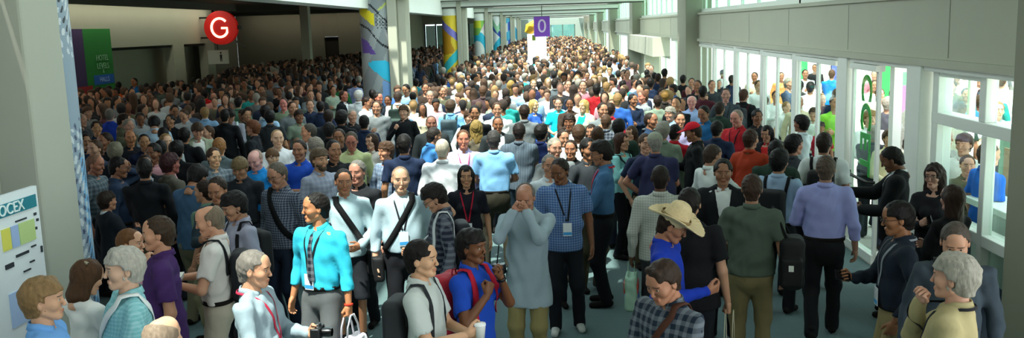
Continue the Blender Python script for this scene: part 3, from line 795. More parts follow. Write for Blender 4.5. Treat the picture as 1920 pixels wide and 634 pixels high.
# entrance doors: white posts with glass leaves between
def door(n, y0, y1, mid=None, letters=None, solid=.12, bar=True, zt=2.5):
    x = XR + .05; w = .07
    ys = [y0 + w / 2, y1 - w / 2] + ([mid - .03, mid + .03] if mid else [])
    fr = struct('door_%d' % n, [((x - .02, y - w / 2, 0), (x + .02, y + w / 2, zt)) for y in ys] + [((x - .06, y0, zt - .08), (x + .06, y1, zt)), ((x - .05, y0, .01), (x + .05, y1, solid))], white)
    edges = [y0] + ([mid] if mid else []) + [y1]
    for a, b in zip(edges[:-1], edges[1:]):
        part('pane', mb([((x - .006, a + .08, solid), (x + .006, b - .08, zt - .08))]), GL, fr, smooth=False)
        if bar: part('push_bar', tube([(x - .1, a + .1, 1.02), (x - .12, a + .15, 1.02), (x - .12, b - .15, 1.02), (x - .1, b - .1, 1.02)], .018), black, fr)
    return fr
struct('trim_1', [((XR, y - .11, 0), (XR + .07, y + .11, 2.6)) for y in (22.7, 20.0, 17.4, 15.05)] + [((XR - .03, 12.25, 0), (XR + .10, 12.65, 2.6)), ((XR - .03, 9.8, 0), (XR + .12, 10.2, 2.6)), ((XR, 7.2, 2.5), (XR + .2, 24.9, 2.6))], white, bevel=.01)
door(1, 22.85, 24.85, 23.8); door(2, 20.15, 22.55, 21.4); door(3, 17.55, 19.85, 18.8); door(4, 15.2, 17.25, 16.3); door(5, 12.8, 14.9, 13.8)
d6 = door(6, 11.2, 12.2, None, bar=False)
part('push_bar', tube([(XR + .02, 12.15, 1.05), (XR - .06, 12.1, 1.05), (XR - .06, 11.25, 1.05), (XR + .02, 11.2, 1.05)], .022), black, d6)
def text(name, body, size, mat, loc, rot, parent, ext=.004, bold=0.0):
    c = bpy.data.curves.new(name, 'FONT'); c.body = body; c.size = size; c.extrude = ext; c.align_x = 'CENTER'; c.align_y = 'CENTER'; c.offset = bold
    c.materials.append(mat); t = bpy.data.objects.new('t', c); COL.objects.link(t); me = bpy.data.meshes.new_from_object(t.evaluated_get(bpy.context.evaluated_depsgraph_get())); bpy.data.objects.remove(t, do_unlink=True)
    o = bpy.data.objects.new(name, me); COL.objects.link(o); o.parent = parent; o.location = loc; o.rotation_euler = rot; return o
text('lettering', 'CCET', .52, plain('decal_green', '#2fae3f', .5, var=.02), (XR + .06, 11.72, 1.72), (math.radians(90), math.radians(90), math.radians(-90)), d6, bold=.012)
# the open leaf swung outward beside the doorway
ol = struct('door_7', [((4.05, 11.02, 0), (4.15, 11.16, 2.5)), ((4.05, 11.02, 2.42), (5.0, 11.1, 2.5)), ((4.95, 11.02, 0), (5.02, 11.1, 2.5)), ((4.05, 11.02, .01), (5.0, 11.1, .2))], white)
part('pane', mb([((4.12, 11.055, .2), (4.97, 11.067, 2.42))]), GL, ol, smooth=False)
# window bay beside the entrance
wv = struct('window_8', [((3.98, 7.2, 1.96), (4.16, 9.75, 2.08)), ((3.98, 8.55, 2.08), (4.1, 8.68, 2.6)), ((3.98, 9.6, 0), (4.14, 9.75, 2.6)), ((3.98, 7.2, 0), (4.14, 7.32, 2.6)), ((3.98, 7.2, .9), (4.18, 9.75, 1.02)),
     ((3.98, 8.68, 2.45), (4.1, 9.6, 2.55)), ((3.98, 7.2, 0), (4.14, 9.75, .18)), ((3.98, 8.5, .18), (4.08, 8.6, 1.96)), ((3.98, 7.2, 2.5), (4.14, 9.75, 2.6))], white, bevel=.008)
for a, b, c, d in ((7.3, 8.5, 2.08, 2.5), (8.7, 9.6, 2.08, 2.45), (7.3, 8.5, 1.02, 1.96), (8.6, 9.6, 1.02, 1.96), (7.3, 8.5, .18, .9), (8.6, 9.6, .18, .9)):
    part('pane', mb([((4.05, a, c), (4.062, b, d))]), GL, wv, smooth=False)
# vestibule box and glazing beyond the second pillar
vb = struct('wall_vestibule', [((3.3, 31.0, 1.95), (3.9, 41.8, 2.6)), ((3.3, 41.4, 0), (3.9, 41.8, 2.6)), ((3.35, 34.2, 0), (3.9, 34.5, 2.0)), ((3.88, 34.5, 0), (4.0, 41.4, 2.0))], beige)
glazing('window_9', 26.6, 31.0, .1, 2.56, [28.4, 29.8], [1.2], .1, XR + .05)
glazing('window_10', 31.0, 34.2, .1, 1.95, [32.4], [], .1, XR + .02)
for j, (a, b) in enumerate(((43.6, 58.9), (60.6, 75.9), (77.6, 92.9), (94.6, 109.9), (111.6, 125))):
    glazing('window_%d' % (11 + j), a, b, .1, 2.56, list(np.arange(a + 2.5, b, 2.6)), [], .16, XR + .1)
# left aisle
XW = -17.0
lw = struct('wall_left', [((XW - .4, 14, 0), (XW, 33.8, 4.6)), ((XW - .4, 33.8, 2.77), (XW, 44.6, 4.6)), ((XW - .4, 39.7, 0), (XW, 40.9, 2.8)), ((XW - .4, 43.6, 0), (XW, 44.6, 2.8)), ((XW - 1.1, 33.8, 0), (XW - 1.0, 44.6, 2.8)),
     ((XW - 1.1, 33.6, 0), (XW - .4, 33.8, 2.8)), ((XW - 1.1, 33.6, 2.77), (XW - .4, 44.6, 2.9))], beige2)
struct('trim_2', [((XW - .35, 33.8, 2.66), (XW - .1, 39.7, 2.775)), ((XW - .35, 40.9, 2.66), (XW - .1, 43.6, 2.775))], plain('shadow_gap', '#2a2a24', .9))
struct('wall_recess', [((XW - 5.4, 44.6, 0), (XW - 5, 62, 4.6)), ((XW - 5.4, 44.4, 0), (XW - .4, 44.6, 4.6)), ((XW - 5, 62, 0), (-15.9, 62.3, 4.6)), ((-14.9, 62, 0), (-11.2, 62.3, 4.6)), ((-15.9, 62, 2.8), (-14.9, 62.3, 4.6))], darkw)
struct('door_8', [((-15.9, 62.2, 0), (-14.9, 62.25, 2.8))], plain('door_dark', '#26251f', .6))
struct('pillar_aisle', [((-13.55, 48, 0), (-13.1, 48.5, 4.6))], plain('aisle_pillar', '#b9bca9', .7), bevel=.02)
struct('wall_storefront', [((-11.3, 76, 0), (-11.0, 76.3, 4.6)), ((-11.2, 76, 3.5), (-5.3, 76.3, 4.6)), ((-11.2, 62.3, 0), (-11.05, 76, 4.6))], beige2)
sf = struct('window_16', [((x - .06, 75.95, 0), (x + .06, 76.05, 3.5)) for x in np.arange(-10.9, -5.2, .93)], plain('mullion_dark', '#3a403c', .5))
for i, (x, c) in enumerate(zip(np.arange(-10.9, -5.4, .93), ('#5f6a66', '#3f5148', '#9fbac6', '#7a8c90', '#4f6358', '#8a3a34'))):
    part('poster', mb([((x + .08, 76.06, .3), (x + .85, 76.1, 3.4))]), glow('poster_%d' % i, c, .45), sf, smooth=False)  # glow added so the storefront posters read brighter
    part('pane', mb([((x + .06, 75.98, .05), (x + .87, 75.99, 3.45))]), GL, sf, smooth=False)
# far end
struct('wall_far', [((-12, 125, 3.2), (4.2, 125.3, 5)), ((-12, 125, 0), (-2.2, 125.3, 5)), ((2.8, 125, 0), (4.2, 125.3, 5))], plain('far_wall', '#7f8d84', .8))
glazing_far = struct('window_17', [((x, 125.05, 0), (x + .15, 125.2, 3.2)) for x in (-2.2, -.6, 1.0, 2.65)], plain('far_mullion', '#40594f', .6))
part('pane', mb([((-2.2, 125.1, 0), (2.8, 125.12, 3.2))]), glass('far_glass', (.35, .55, .5), .2), glazing_far, smooth=False)
# ceilings: solid over the aisle, beams with skylights over the concourse
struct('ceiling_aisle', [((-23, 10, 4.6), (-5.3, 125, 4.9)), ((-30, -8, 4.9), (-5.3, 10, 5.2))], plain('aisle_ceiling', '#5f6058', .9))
struct('beam_edge', [((-5.5, 2, 3.7), (-4.95, 125, 5.1))], ceilw)
struct('beam_right', [((3.2, 2, 4.5), (4.2, 125, 5.1))], ceilw)
for y in [24.1, 40.1, 56.1, 72.1, 88.1, 104.1, 120.1]:
    struct('ceiling_beam', [((-4.95, y, 4.0), (3.9, y + .75, 5.1)), ((-4.95, y - .35, 4.28), (3.9, y + 1.1, 5.1))], ceilw)
for y in [24.1, 40.1, 56.1, 72.1, 88.1, 104.1]:
    struct('trim_5', [((-4.95, y - .012, 3.985), (3.9, y + .03, 4.05)), ((-4.95, y - .37, 4.27), (3.9, y - .34, 4.32))], plain('reveal_dark', '#4a4b44', .8))
for y in (32.3, 48.3, 64.3, 80.3, 96.3):
    struct('ceiling_rib', [((-4.95, y, 4.55), (3.9, y + .25, 5.0))], ceilw)
SHADING_ROOF = [((-4.95, -8, 5.1), (3.9, -1, 5.3)), ((-2.1, -1, 5.1), (3.9, 8.4, 5.3)), ((-.3, 8.2, 5.1), (3.9, 11.6, 5.3)), ((1.4, 11.6, 5.1), (3.9, 15.5, 5.3)), ((1.6, 15.5, 5.1), (3.9, 24.4, 5.3)), ((-4.95, 1.2, 5.1), (-3.2, 15, 5.3)), ((-4.95, 24.4, 5.1), (-3.9, 125, 5.3)), ((3.2, 24.4, 5.1), (3.9, 125, 5.3))]  # unseen near panels shaped to shade the foreground and place the sun patches
struct('ceiling', SHADING_ROOF, ceilw)
sk = struct('skylight', [((-5, y, 5.12), (3.9, y + .08, 5.22)) for y in np.arange(1, 124, 2.0)], white); 
for a, b in ((-1, 24), (24.9, 40), (40.9, 56), (56.9, 72), (72.9, 88), (88.9, 104), (104.9, 120)):
    part('pane', mb([((-4.95, a, 5.24), (3.9, b, 5.25))]), glass('skylight_glass', (.93, .97, .96), .06), sk, smooth=False)
struct('wall_back', [((-30, -8.3, 0), (4.2, -8, 5.2))], beige)
for i, (x, y) in enumerate(((-14.5, 18), (-14.5, 22.6), (-9.5, 22.6), (-9.5, 18))):
    lm = struct('added_fill_light', [((x - .6, y - .6, 4.5), (x + .6, y + .6, 4.6))], glow('added_fill_panel', '#fff2dc', 5)); del lm['kind']; tag(lm, ('added fill light nearest the aisle wall over the banner side', 'added square fill light over the wall banner', 'added square fill light beside the edge beam', 'added fill light behind the near pillar')[i], 'light', 'added aisle fill lights')  # unseen glowing panels added above the view to brighten the aisle wall
struct('added_fascia_1', [((-15.8, 14, 4.28), (-15.7, 44.5, 4.6))], plain('aisle_ceiling', '#5f6058', .9))  # fascia added to hide the wall strip from the camera
struct('added_fascia_2', [((-22, 60.2, 4.36), (-11.3, 60.3, 4.6))], plain('aisle_ceiling', '#5f6058', .9))  # second added fascia, screens the back-wall strip from view
c2 = struct('added_strip_light', [((-21, 60.7, 4.48), (-11.6, 60.95, 4.56))], glow('added_strip_dim', '#fff0d6', 5)); del c2['kind']; tag(c2, 'added strip light brightening the dark back wall of the aisle', 'light')  # hidden glowing strip added to lift the dark back wall
cl = struct('added_strip_light', [((-16.5, 15, 4.42), (-16.25, 44, 4.5))], glow('added_strip', '#f6f6e6', 5.5)); del cl['kind']; tag(cl, 'long added strip light washing the aisle wall above the wall banner', 'light')  # concealed glowing strip added to brighten the aisle wall
# painted columns between concourse and aisle
def inpoly(x, y, P):
    r = False; j = len(P) - 1
    for i in range(len(P)):
        if (P[i][1] > y) != (P[j][1] > y) and x < (P[j][0] - P[i][0]) * (y - P[i][1]) / (P[j][1] - P[i][1]) + P[i][0]: r = not r
        j = i
    return r
def wrap(parent, cx, cy, r, z0, z1, fn, cols, a0=-170, a1=10, nu=44, nv=110):
    V, F, M = [], [], []
    for j in range(nv + 1):
        for i in range(nu + 1):
            a = math.radians(a0 + (a1 - a0) * i / nu); V.append((cx + r * math.cos(a), cy + r * math.sin(a), z0 + (z1 - z0) * j / nv))
    for j in range(nv):
        for i in range(nu):
            F.append((j * (nu + 1) + i, j * (nu + 1) + i + 1, (j + 1) * (nu + 1) + i + 1, (j + 1) * (nu + 1) + i)); M.append(fn((i + .5) / nu, 1 - (j + .5) / nv))
    mats = [plain('wrap_' + c.strip('#'), c, .5, var=.03) for c in cols]
    return newobj('painted_wrap', mesh_np('painted_wrap', V, np.array(F), mats, M), parent)
def column(cx, cy, fn, cols, r=.42, label=''):
    n = 36; V = []
    for z in (0, 4.95): V += [(cx + (r - .015) * math.cos(6.2832 * i / n), cy + (r - .015) * math.sin(6.2832 * i / n), z) for i in range(n)]
    F = np.array([[i, (i + 1) % n, n + (i + 1) % n, n + i] for i in range(n)])
    c = newobj('pillar_left', mesh_np('pillar_left', V, F, [ceilw])); c['kind'] = 'structure'
    struct('fin', [((cx + r * .75, cy - .42, 0), (cx + r * 1.28, cy + .6, 4.95)), ((cx + r * 1.28, cy - .25, 0), (cx + r * 1.75, cy + .5, 4.95))], beige, c, bevel=.02)
    wrap(c, cx, cy, r, .2, 3.95, fn, cols); return c
def art2(u, v):   # u left to right as seen, v top to bottom; 3.95 .. 0.2 m
    z = 3.95 - 3.75 * v; x = (.5 - .5 * math.cos(math.pi * u)) / .96; y = (3.91 - z) / .01423   # back to poster rows
    X = 45 + 195 * x; Y = y * 3.336
    if inpoly(X, Y, [(45, 15), (132, 85), (132, 165), (52, 85)]): return 1
    d = abs(Y - (10 + (X - 75) * .85 + 12 * math.sin(X / 25)));
    if X > 70 and d < 7: return 2
    d = abs(Y - (150 + (X - 60) * 1.06 + 10 * math.sin(X / 20)))
    if d < 7: return 2
    if inpoly(X, Y, [(140, 70), (225, 150), (225, 185), (140, 170)]) and math.sin(X * .32) * math.cos(Y * .28) > .15: return 3
    if inpoly(X, Y, [(150, 60), (205, 12), (212, 20), (160, 68)]): return 7
    if inpoly(X, Y, [(50, 225), (90, 255), (135, 335), (55, 325)]): return 4
    if inpoly(X, Y, [(85, 380), (180, 372), (245, 410), (250, 545), (170, 490), (90, 412)]): return 5
    if inpoly(X, Y, [(165, 495), (250, 550), (255, 660), (150, 660)]): return 6
    return 0 if (math.sin(X * .05 + Y * .02) > -.3) else 8
column(-4.82, 24.6, art2, ['#8b9194', '#f0dc2a', '#23282c', '#3c4348', '#6a4fa0', '#35c8ee', '#7fa6dc', '#c5cf6a', '#a2a8a8'], r=.47)
def art3(u, v):
    z = 3.95 - 3.75 * v; y = (3.7 - z) / 2.1
    if z > 3.68: return 4
    if abs(y - (.12 + .50 * u)) < .085: return 1
    if y > .12 + .5 * u and y < .85 - .1 * u and u < .55 + .1 * math.sin(y * 9) and y < 1.15 - .7 * u: return 2
    if abs(y - (1.22 - .58 * u)) < .11: return 3
    return 0
column(-4.62, 40.5, art3, ['#f2d43c', '#8a86d8', '#cf9726', '#3fd2e0', '#e8ece4'], r=.40)
def art4(u, v):
    z = 3.95 - 3.75 * v; y = (3.7 - z) / 2.45
    if z > 3.55: return 0
    if y < .25 and u < .5: return 1
    if y < .42 and u < .8 - y: return 2
    if abs(math.hypot(u - .3, y - .95) - .5) < .12: return 3
    if y < .3: return 4
    return 0
column(-4.62, 56.5, art4, ['#eef2ea', '#d8e23c', '#8cc860', '#35c4e2', '#e6d2dc'], r=.42)
def art5(u, v):
    y = v * 1.4
    if abs(y - .5 - abs(u - .5) * -.8 + .1) < .1: return 1
    if abs(y - .2 - u * .5) < .09: return 2
    if abs(y - 1.1 + u * .6) < .12: return 3
    return 0
column(-4.62, 72.5, art5, ['#eaf0ee', '#9fd8b0', '#3a58b8', '#38c0e0'], r=.42)
column(-4.62, 88.5, lambda u, v: 1 if math.sin(v * 14 + u * 3) > 0 else (2 if u > .5 else 0), ['#e6ece8', '#52b6da', '#3a62c0'], r=.42)
column(-4.62, 104.5, lambda u, v: 1 if math.sin(v * 9 - u * 4) > 0 else 0, ['#e6ece8', '#46aacc'], r=.42)
# near column with its square casing and painted side
nc = struct('pillar_near', [((-5.9, 7.45, 0), (-4.47, 8.05, 4.95)), ((-5.9, 7.4, 0), (-4.8, 7.45, 4.95))], plain('near_pillar', '#aeb0a2', .7, var=.03, sc=2), bevel=.03)
def artn(u, v):
    q = math.sin(u * 60 + 3 * math.sin(v * 40)) * math.sin(v * 150 + 4 * math.sin(u * 9))
    if abs(v - .13 - (u - .5) * .35) < .012: return 3
    if v < .40 and q > .4: return 1
    if .12 < v < .36 and q < -.62: return 2
    if v > .54 and q > .35: return 1
    if v > .52 and q < -.6: return 4
    return 0 if v < .6 or u < .6 else 5
wrap(nc, -5.13, 8.5, .45, 0, 4.9, artn, ['#8fa0b0', '#cdd4d8', '#1c2228', '#d8d860', '#46506a', '#7ab0d8'], -95, 70, 120, 300)
# ---------------------------------------------------------------- signs, boards and stands
def disc(c, r, t, n=40):   # disc facing -Y
    V = [(c[0] + r * math.cos(a), y, c[2] + r * math.sin(a)) for y in (c[1] - t, c[1] + t) for a in np.linspace(0, 2 * math.pi, n + 1)[:-1]]
    F = [[i, (i + 1) % n, n + (i + 1) % n, n + i] for i in range(n)]; V += [(c[0], c[1] - t, c[2]), (c[0], c[1] + t, c[2])]
    T = [[(i + 1) % n, i, 2 * n] for i in range(n)] + [[n + i, n + (i + 1) % n, 2 * n + 1] for i in range(n)]
    return np.array(V), [np.array(F), np.array(T)]
def bare(name, vf, mat, parent=None, smooth=False): return newobj(name, mesh_np(name, vf[0], vf[1], [mat], None, smooth), parent)
gx, gy = -15.85, 43.0
gz = at(415, 52, Y=gy)[2]; gx = at(415, 52, Y=gy)[0]
g = bare('round_sign', disc((gx, gy, gz), .80, .12), glow('sign_red', '#b00c06', .28)); tag(g, 'round glowing red sign with a cream letter G high over the aisle', 'sign')
_gp = [(gx - .02 + .40 * math.cos(a), gy - .14, gz + .44 * math.sin(a)) for a in np.linspace(.72, 5.72, 26)] + [(gx + .33, gy - .14, gz - .02), (gx + .05, gy - .14, gz - .02)]
part('letter', ribbon(_gp, [(0, -1, 0)] * len(_gp), .10, .03), glow('letter_cream', '#ffe0b0', 2.2), g, smooth=False)
for _b in (((XW, gy - .04, gz + .45), (gx, gy + .04, gz + .53)), ((XW, gy - .04, gz - .5), (gx, gy + .04, gz - .42)), ((gx + .75, gy - .05, gz - .1), (gx + 1.0, gy + .05, gz + .1))): part('wall_bracket', mb([_b]), black, g, smooth=False)
part('spotlight', tube([(gx + .62, gy, gz - .62), (gx + 1.15, gy, gz - 1.0)], .045, 8), plain('lamp_grey', '#55574f', .5), g)
rs = part('restroom_sign', mb([((-16.9, 43.4, 1.75), (-15.9, 43.5, 2.42))]), plain('sign_pale', '#c4cbbc', .6), None, smooth=False); tag(rs, 'pale restroom sign with black figure hanging under the round red sign', 'sign')
F = Field((-16.6, 43.3, 1.8), (-16.1, 43.5, 2.4), .012); F.ball((-16.25, 43.4, 2.29), .045, 0); F.cone((-16.25, 43.4, 2.16), (-16.25, 43.4, 2.06), .06, .05, 0, (1, .5, 1)); F.cone((-16.28, 43.4, 2.05), (-16.28, 43.4, 1.88), .022, .02, 0); F.cone((-16.22, 43.4, 2.05), (-16.22, 43.4, 1.88), .022, .02, 0)
part('figure', F.mesh(), black, rs); part('hanger', tube([(-16.4, 43.45, 2.42), (-16.4, 43.45, 4.6)], .02), black, rs)
# the tall banner on the aisle wall
bn = part('wall_banner', mb([((XW, 31.95, .65), (XW + .04, 34.0, 3.5))]), plain('banner_green', '#1f7a2c', .7, var=.05), None, smooth=False); tag(bn, 'tall green, purple and red banner on the aisle wall beside the pillar', 'banner')
part('purple_panel', mb([((XW, 30.9, 1.45), (XW + .045, 31.95, 3.5))]), plain('banner_purple', '#46305c', .7, var=.15), bn, smooth=False)
part('red_panel', mb([((XW, 30.9, .5), (XW + .045, 32.3, 1.45))]), plain('banner_red', '#a01f22', .7), bn, smooth=False)
part('blue_panel', mb([((XW + .04, 32.45, 1.45), (XW + .05, 33.95, 1.8))]), plain('banner_blue', '#1c5cb0', .7), bn, smooth=False)
pale = plain('banner_text', '#8fbf96', .7)
for body, z, s in (('HOTEL', 2.42, .30), ('LEVELS', 2.12, .30), ('&', 1.93, .2)): text('lettering', body, s, pale, (XW + .05, 33.2, z), (math.radians(90), 0, math.radians(90)), bn)
text('lettering', 'HALLS', .26, plain('banner_text_blue', '#9fc0e8', .7), (XW + .06, 33.2, 1.62), (math.radians(90), 0, math.radians(90)), bn)
# poster stand at the left edge
c0 = at(68, 348, X=-4.02); zt = c0[2]; yf = c0[1]
ps = part('poster_board', mb([((-4.06, yf - 2.0, .55), (-4.02, yf, zt))]), plain('poster_white', '#dfe7ea', .6, var=.02), None, smooth=False); tag(ps, 'white information poster on a stand leaning by the near pillar', 'poster')
def pb(nm, a, b, c, d, col): part(nm, mb([((-4.021, yf - b, zt - d), (-4.012, yf - a, zt - c))]), plain('print_' + col.strip('#'), col, .6, var=.04), ps, smooth=False)
pb('title_bar', .035, .6, .06, .155, '#1c7c8c'); pb('green_block', .09, .29, .24, .40, '#b8d08a'); pb('blue_block', .30, .39, .24, .40, '#9cb4dc'); pb('yellow_block', .40, .5, .24, .40, '#d8d45c'); pb('blue_field', .02, .5, .72, .98, '#a8c0e4')
for a, c, w, h in ((.05, .20, .03, .02), (.03, .25, .025, .02), (.06, .31, .02, .02), (.02, .47, .02, .05), (.40, .50, .1, .035), (.10, .44, .06, .012), (.14, .55, .06, .012), (.2, .60, .09, .012), (.18, .21, .14, .012), (.2, .46, .16, .02)): pb('diagram_mark', a, a + w, c, c + h, '#2a3038')
text('lettering', 'OCEX', .115, plain('poster_text', '#e8f4f4', .6), (-4.008, yf - .36, zt - .108), (math.radians(90), 0, math.radians(90)), ps)
part('stand_leg', tube([(-4.04, yf - .12, .57), (-4.04, yf - .12, .0)], .02), black, ps); part('stand_leg', tube([(-4.04, yf - 1.8, .57), (-4.04, yf - 1.8, .0)], .02), black, ps)
# totem in the concourse
tt = struct('totem', [((-1.28, 42.0, 0), (-.4, 42.5, 2.75))], glow('totem_added_glow', '#fbfbf0', .7), bevel=.02); del tt['kind']; tag(tt, 'white floor-standing totem rising above the crowd in mid-hall', 'totem')  # self-glow added to lift the white totem out of its shade
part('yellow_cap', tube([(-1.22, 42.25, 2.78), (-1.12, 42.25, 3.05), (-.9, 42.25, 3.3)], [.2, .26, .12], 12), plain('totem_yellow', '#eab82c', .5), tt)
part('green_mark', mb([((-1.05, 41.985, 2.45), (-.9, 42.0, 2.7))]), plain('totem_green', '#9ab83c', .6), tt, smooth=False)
pp = part('hanging_sign', mb([((-.95, 41.6, 2.62), (-.22, 41.7, 3.52))]), plain('sign_violet', '#8a4cc8', .5, var=.04), None, smooth=False); tag(pp, 'violet square sign with a pale zero hanging beside the white totem', 'sign')
text('numeral', '0', .85, plain('numeral_pale', '#e8d4f0', .5), (-.58, 41.59, 3.07), (math.radians(90), 0, 0), pp, .01); part('hanger', tube([(-.58, 41.65, 3.5), (-.58, 41.65, 4.6)], .015), black, pp)
# dark panel and red sign between the columns
dp = part('notice_panel', mb([((-6.9, 62.0, 0), (-6.2, 62.2, 3.3))]), plain('panel_dark', '#2e3432', .6), None, smooth=False); tag(dp, 'dark notice panel with red mark between the yellow and lime columns', 'panel')
part('red_mark', mb([((-6.75, 61.97, 2.5), (-6.4, 62.0, 3.0))]), plain('mark_red', '#a8302a', .6), dp, smooth=False)
# outside: flags, planter ledge, far building
for i, (x, y, w, c, nm) in enumerate(((7.2, 24, .5, '#5a6cc8', 'blue and violet'), (6.4, 18.3, .6, '#32a850', 'green'), (5.9, 15.8, .5, '#8c3a80', 'magenta'), (8.0, 31, .5, '#2e9c58', 'small green'))):
    b = part('feather_banner', mb([((x, y, .6), (x + w, y + .05, 2.9 if i != 2 else 1.9))]), plain('flag_' + c.strip('#'), c, .7, var=.2, sc=3), None, smooth=False); tag(b, nm + ' banner standing outside the glass doors', 'banner')
    part('flag_pole', tube([(x, y + .02, 0), (x, y + .02, 3.0)], .02), black, b)
lg = struct('ledge', [((4.3, 7.0, 0), (4.55, 9.4, 1.15)), ((4.22, 6.95, 1.15), (4.62, 9.45, 1.22))], white, bevel=.01); lg['kind'] = 'structure'
eb = part('easel_sign', mb([((5.0, 9.6, 1.0), (5.05, 10.35, 1.75))]), plain('easel_board', '#6c9482', .5, var=.1), None, smooth=False); tag(eb, 'green framed board with brown picture outside the window', 'sign')
part('picture', mb([((4.99, 9.72, 1.08), (5.0, 10.22, 1.6))]), plain('easel_print', '#8a7c64', .6, var=.3, sc=4), eb, smooth=False); part('easel_leg', tube([(5.05, 9.7, 1.0), (5.15, 9.65, 0)], .018), black, eb); part('easel_leg', tube([(5.05, 10.25, 1.0), (5.15, 10.3, 0)], .018), black, eb)
struct('building_outside', [((34, -10, 0), (36, 130, 9))], plain('facade_far', '#d4dcd4', .8, var=.1, sc=.4))
bs = struct('bench', [((3.45, 7.25, .0), (5.2, 9.0, .42)), ], plain('bench_blue', '#16263e', .7), bevel=.03); del bs['kind']; tag(bs, 'low dark blue bench at the foot of the right-hand pillar', 'bench')
# ---------------------------------------------------------------- the crowd
HEROES = []
def H(px, py, face, label, lm=None, h=1.76, items=(), spec=None, look=None, q=0):
    """px, py: top of the head in the photo; face: 0 towards the camera, 90 to the right, 180 away, -90 to the left"""
    HEROES.append(dict(px=px, py=py, face=face, label=label, lm=lm, h=h, items=items, spec=spec or {}, look=look or {}, q=q))
D = dict
BK, DB, MB, LB, GR, WH = '#120e0c', '#2a1c14', '#4a3322', '#7d6242', '#8b867e', '#b8b4ac'
# foreground, left
H(78, 517, 75, 'sandy-haired man in light blue shirt at the lower left corner', 'the sandy-haired man', 1.78, spec=D(hair='thick', R='phone', L='down', seed=3), look=D(topc='#6fa5e2', hairc='#8a6c48', skin='#c99a7c', botc='#2c3138'))
H(150, 487, 118, 'woman in white cardigan with brown hair pinned up by a clip', 'the hair-clip woman', 1.70, spec=D(sex='f', hair='bob', R='phone', L='phone', hp=22, tuck=False), look=D(topc='#e4e2de', hairc='#50341e', skin='#c99a7c'), items=(('hairclip',),))
H(226, 461, -78, 'older grey-haired man in pale aqua checked shirt and white shoulder strap', 'the aqua-shirted man', 1.80, spec=D(hair='thick', fat=.035, R='down', L='waist', tuck=False, seed=5), look=D(topc='#79b7bd', pat='finecheck', hairc='#b4aea4', skin='#c9a188', botc='#3a4048'), items=(('messenger', 1, '#e4e6e6'),))
H(292, 404, -92, 'dark-haired man in purple polo and olive trousers', 'the purple-polo man', 1.80, spec=D(hair='short', sleeve='short', fat=.02, R='down', L='down', tuck=False, hem=.84, seed=8), look=D(topc='#43265c', hairc='#3a2a1c', skin='#b98467', botc='#5c5640'))
H(243, 428, 62, 'person in pink patterned shirt behind the grey-haired man', None, 1.68, spec=D(hair='short', R='mouth', L='down', tuck=False), look=D(topc='#c88c9c', pat='check', hairc='#6a4424', skin='#d2a082'))
H(200, 357, 112, 'man in dark suit jacket and white collar beside the tall painted pillar', 'the man in dark suit', 1.78, spec=D(hair='thick', top='jacket', R='phone', L='down'), look=D(topc='#d4d8dc', jackc='#1f242c', hairc='#2c2018', skin='#b98467'))
H(302, 597, 150, 'bald head at the bottom edge below the purple-polo man', None, 1.74, spec=D(hair='balding', R='down', L='down'), look=D(topc='#8a8272', hairc='#8d7a68', skin='#cf9f80'))
H(396, 385, -98, 'balding man in white polo with a black backpack strap and cream trousers', 'the white-polo man', 1.78, spec=D(hair='balding', sleeve='short', R='read', L='read', hp=12, seed=11), look=D(topc='#dcd4ce', hairc='#7a6a58', skin='#c99274', botc='#b8ae9c'), items=(('box', 1, '#d8d6d0'), ('slim', '#14151a')))
H(472, 468, 68, 'grey-haired man in blue-grey shirt holding a black camera', 'the man holding a camera', 1.74, spec=D(hair='short', R='waist', L='read', hp=6, fat=.015, seed=12, extras=('lanyard_only',)), look=D(topc='#8d9fa8', hairc='#77716a', skin='#c08e70', lanc='#b02a44'), items=(('camera', -1),))
H(443, 355, -68, 'black-haired man in lavender-grey shirt with black strap, looking down', None, 1.76, spec=D(hair='thick', R='read', L='down', hp=18), look=D(topc='#9a9aac', hairc=BK, skin='#a8785c'), items=(('slim', '#0e0f12'),))
H(408, 330, -25, 'dark-haired man half hidden behind the balding man in white polo', None, 1.74, spec=D(hair='short', R='phone', hp=14), look=D(topc='#2c3a44', hairc=DB, skin='#a87458'))
H(352, 310, 142, 'black-haired man bending in a denim-blue shirt, seen from behind', 'the denim-shirt man', 1.80, spec=D(hair='thick', R='phone', L='phone', hp=28, lean=8, tuck=False, fat=.02, seed=14), look=D(topc='#3a5570', hairc=BK, skin='#9c6c50', botc='#6b6650'))
H(381, 337, -120, 'person in sage green shirt just right of the bending denim-shirted man', None, 1.66, spec=D(hair='short', sleeve='short'), look=D(topc='#64806f', hairc=DB, skin='#b98467', botc='#8a8468'))
H(450, 292, -22, 'young man with mousy brown hair in black jacket, eyes down', None, 1.74, spec=D(hair='bowl', R='phone', hp=18), look=D(topc='#22262c', hairc='#6d5a3c', skin='#a87a5e'))
H(522, 303, -42, 'older man in glasses, dark navy shirt and dark jeans, black cross strap', 'the older man in navy', 1.82, spec=D(hair='short', R='down', L='down', hp=16, extras=('glasses',), seed=16, fat=.01, tuck=False, hem=.9), look=D(topc='#2b3347', hairc='#5c5448', skin='#a87860', botc='#1a2434', shoec='#5f6a44', pat='finecheck'), items=(('messenger', -1, '#0b0c0e'),))
H(592, 361, -38, 'man in bright turquoise shirt and patterned tie, hand carrying a white bag', 'the turquoise-shirt man', 1.80, spec=D(hair='short', R='down', L='carry', hy=-38, extras=('tie', 'lanyard', 'redband'), seed=17), look=D(topc='#35bcd6', hairc='#15100d', skin='#b47a54', botc='#5f6264', tiec='#18202e', bz=1.10, bx=.02, stripc='#3f9ad8'), items=(('tote', -1, '#e6e2ea', 'print'),))
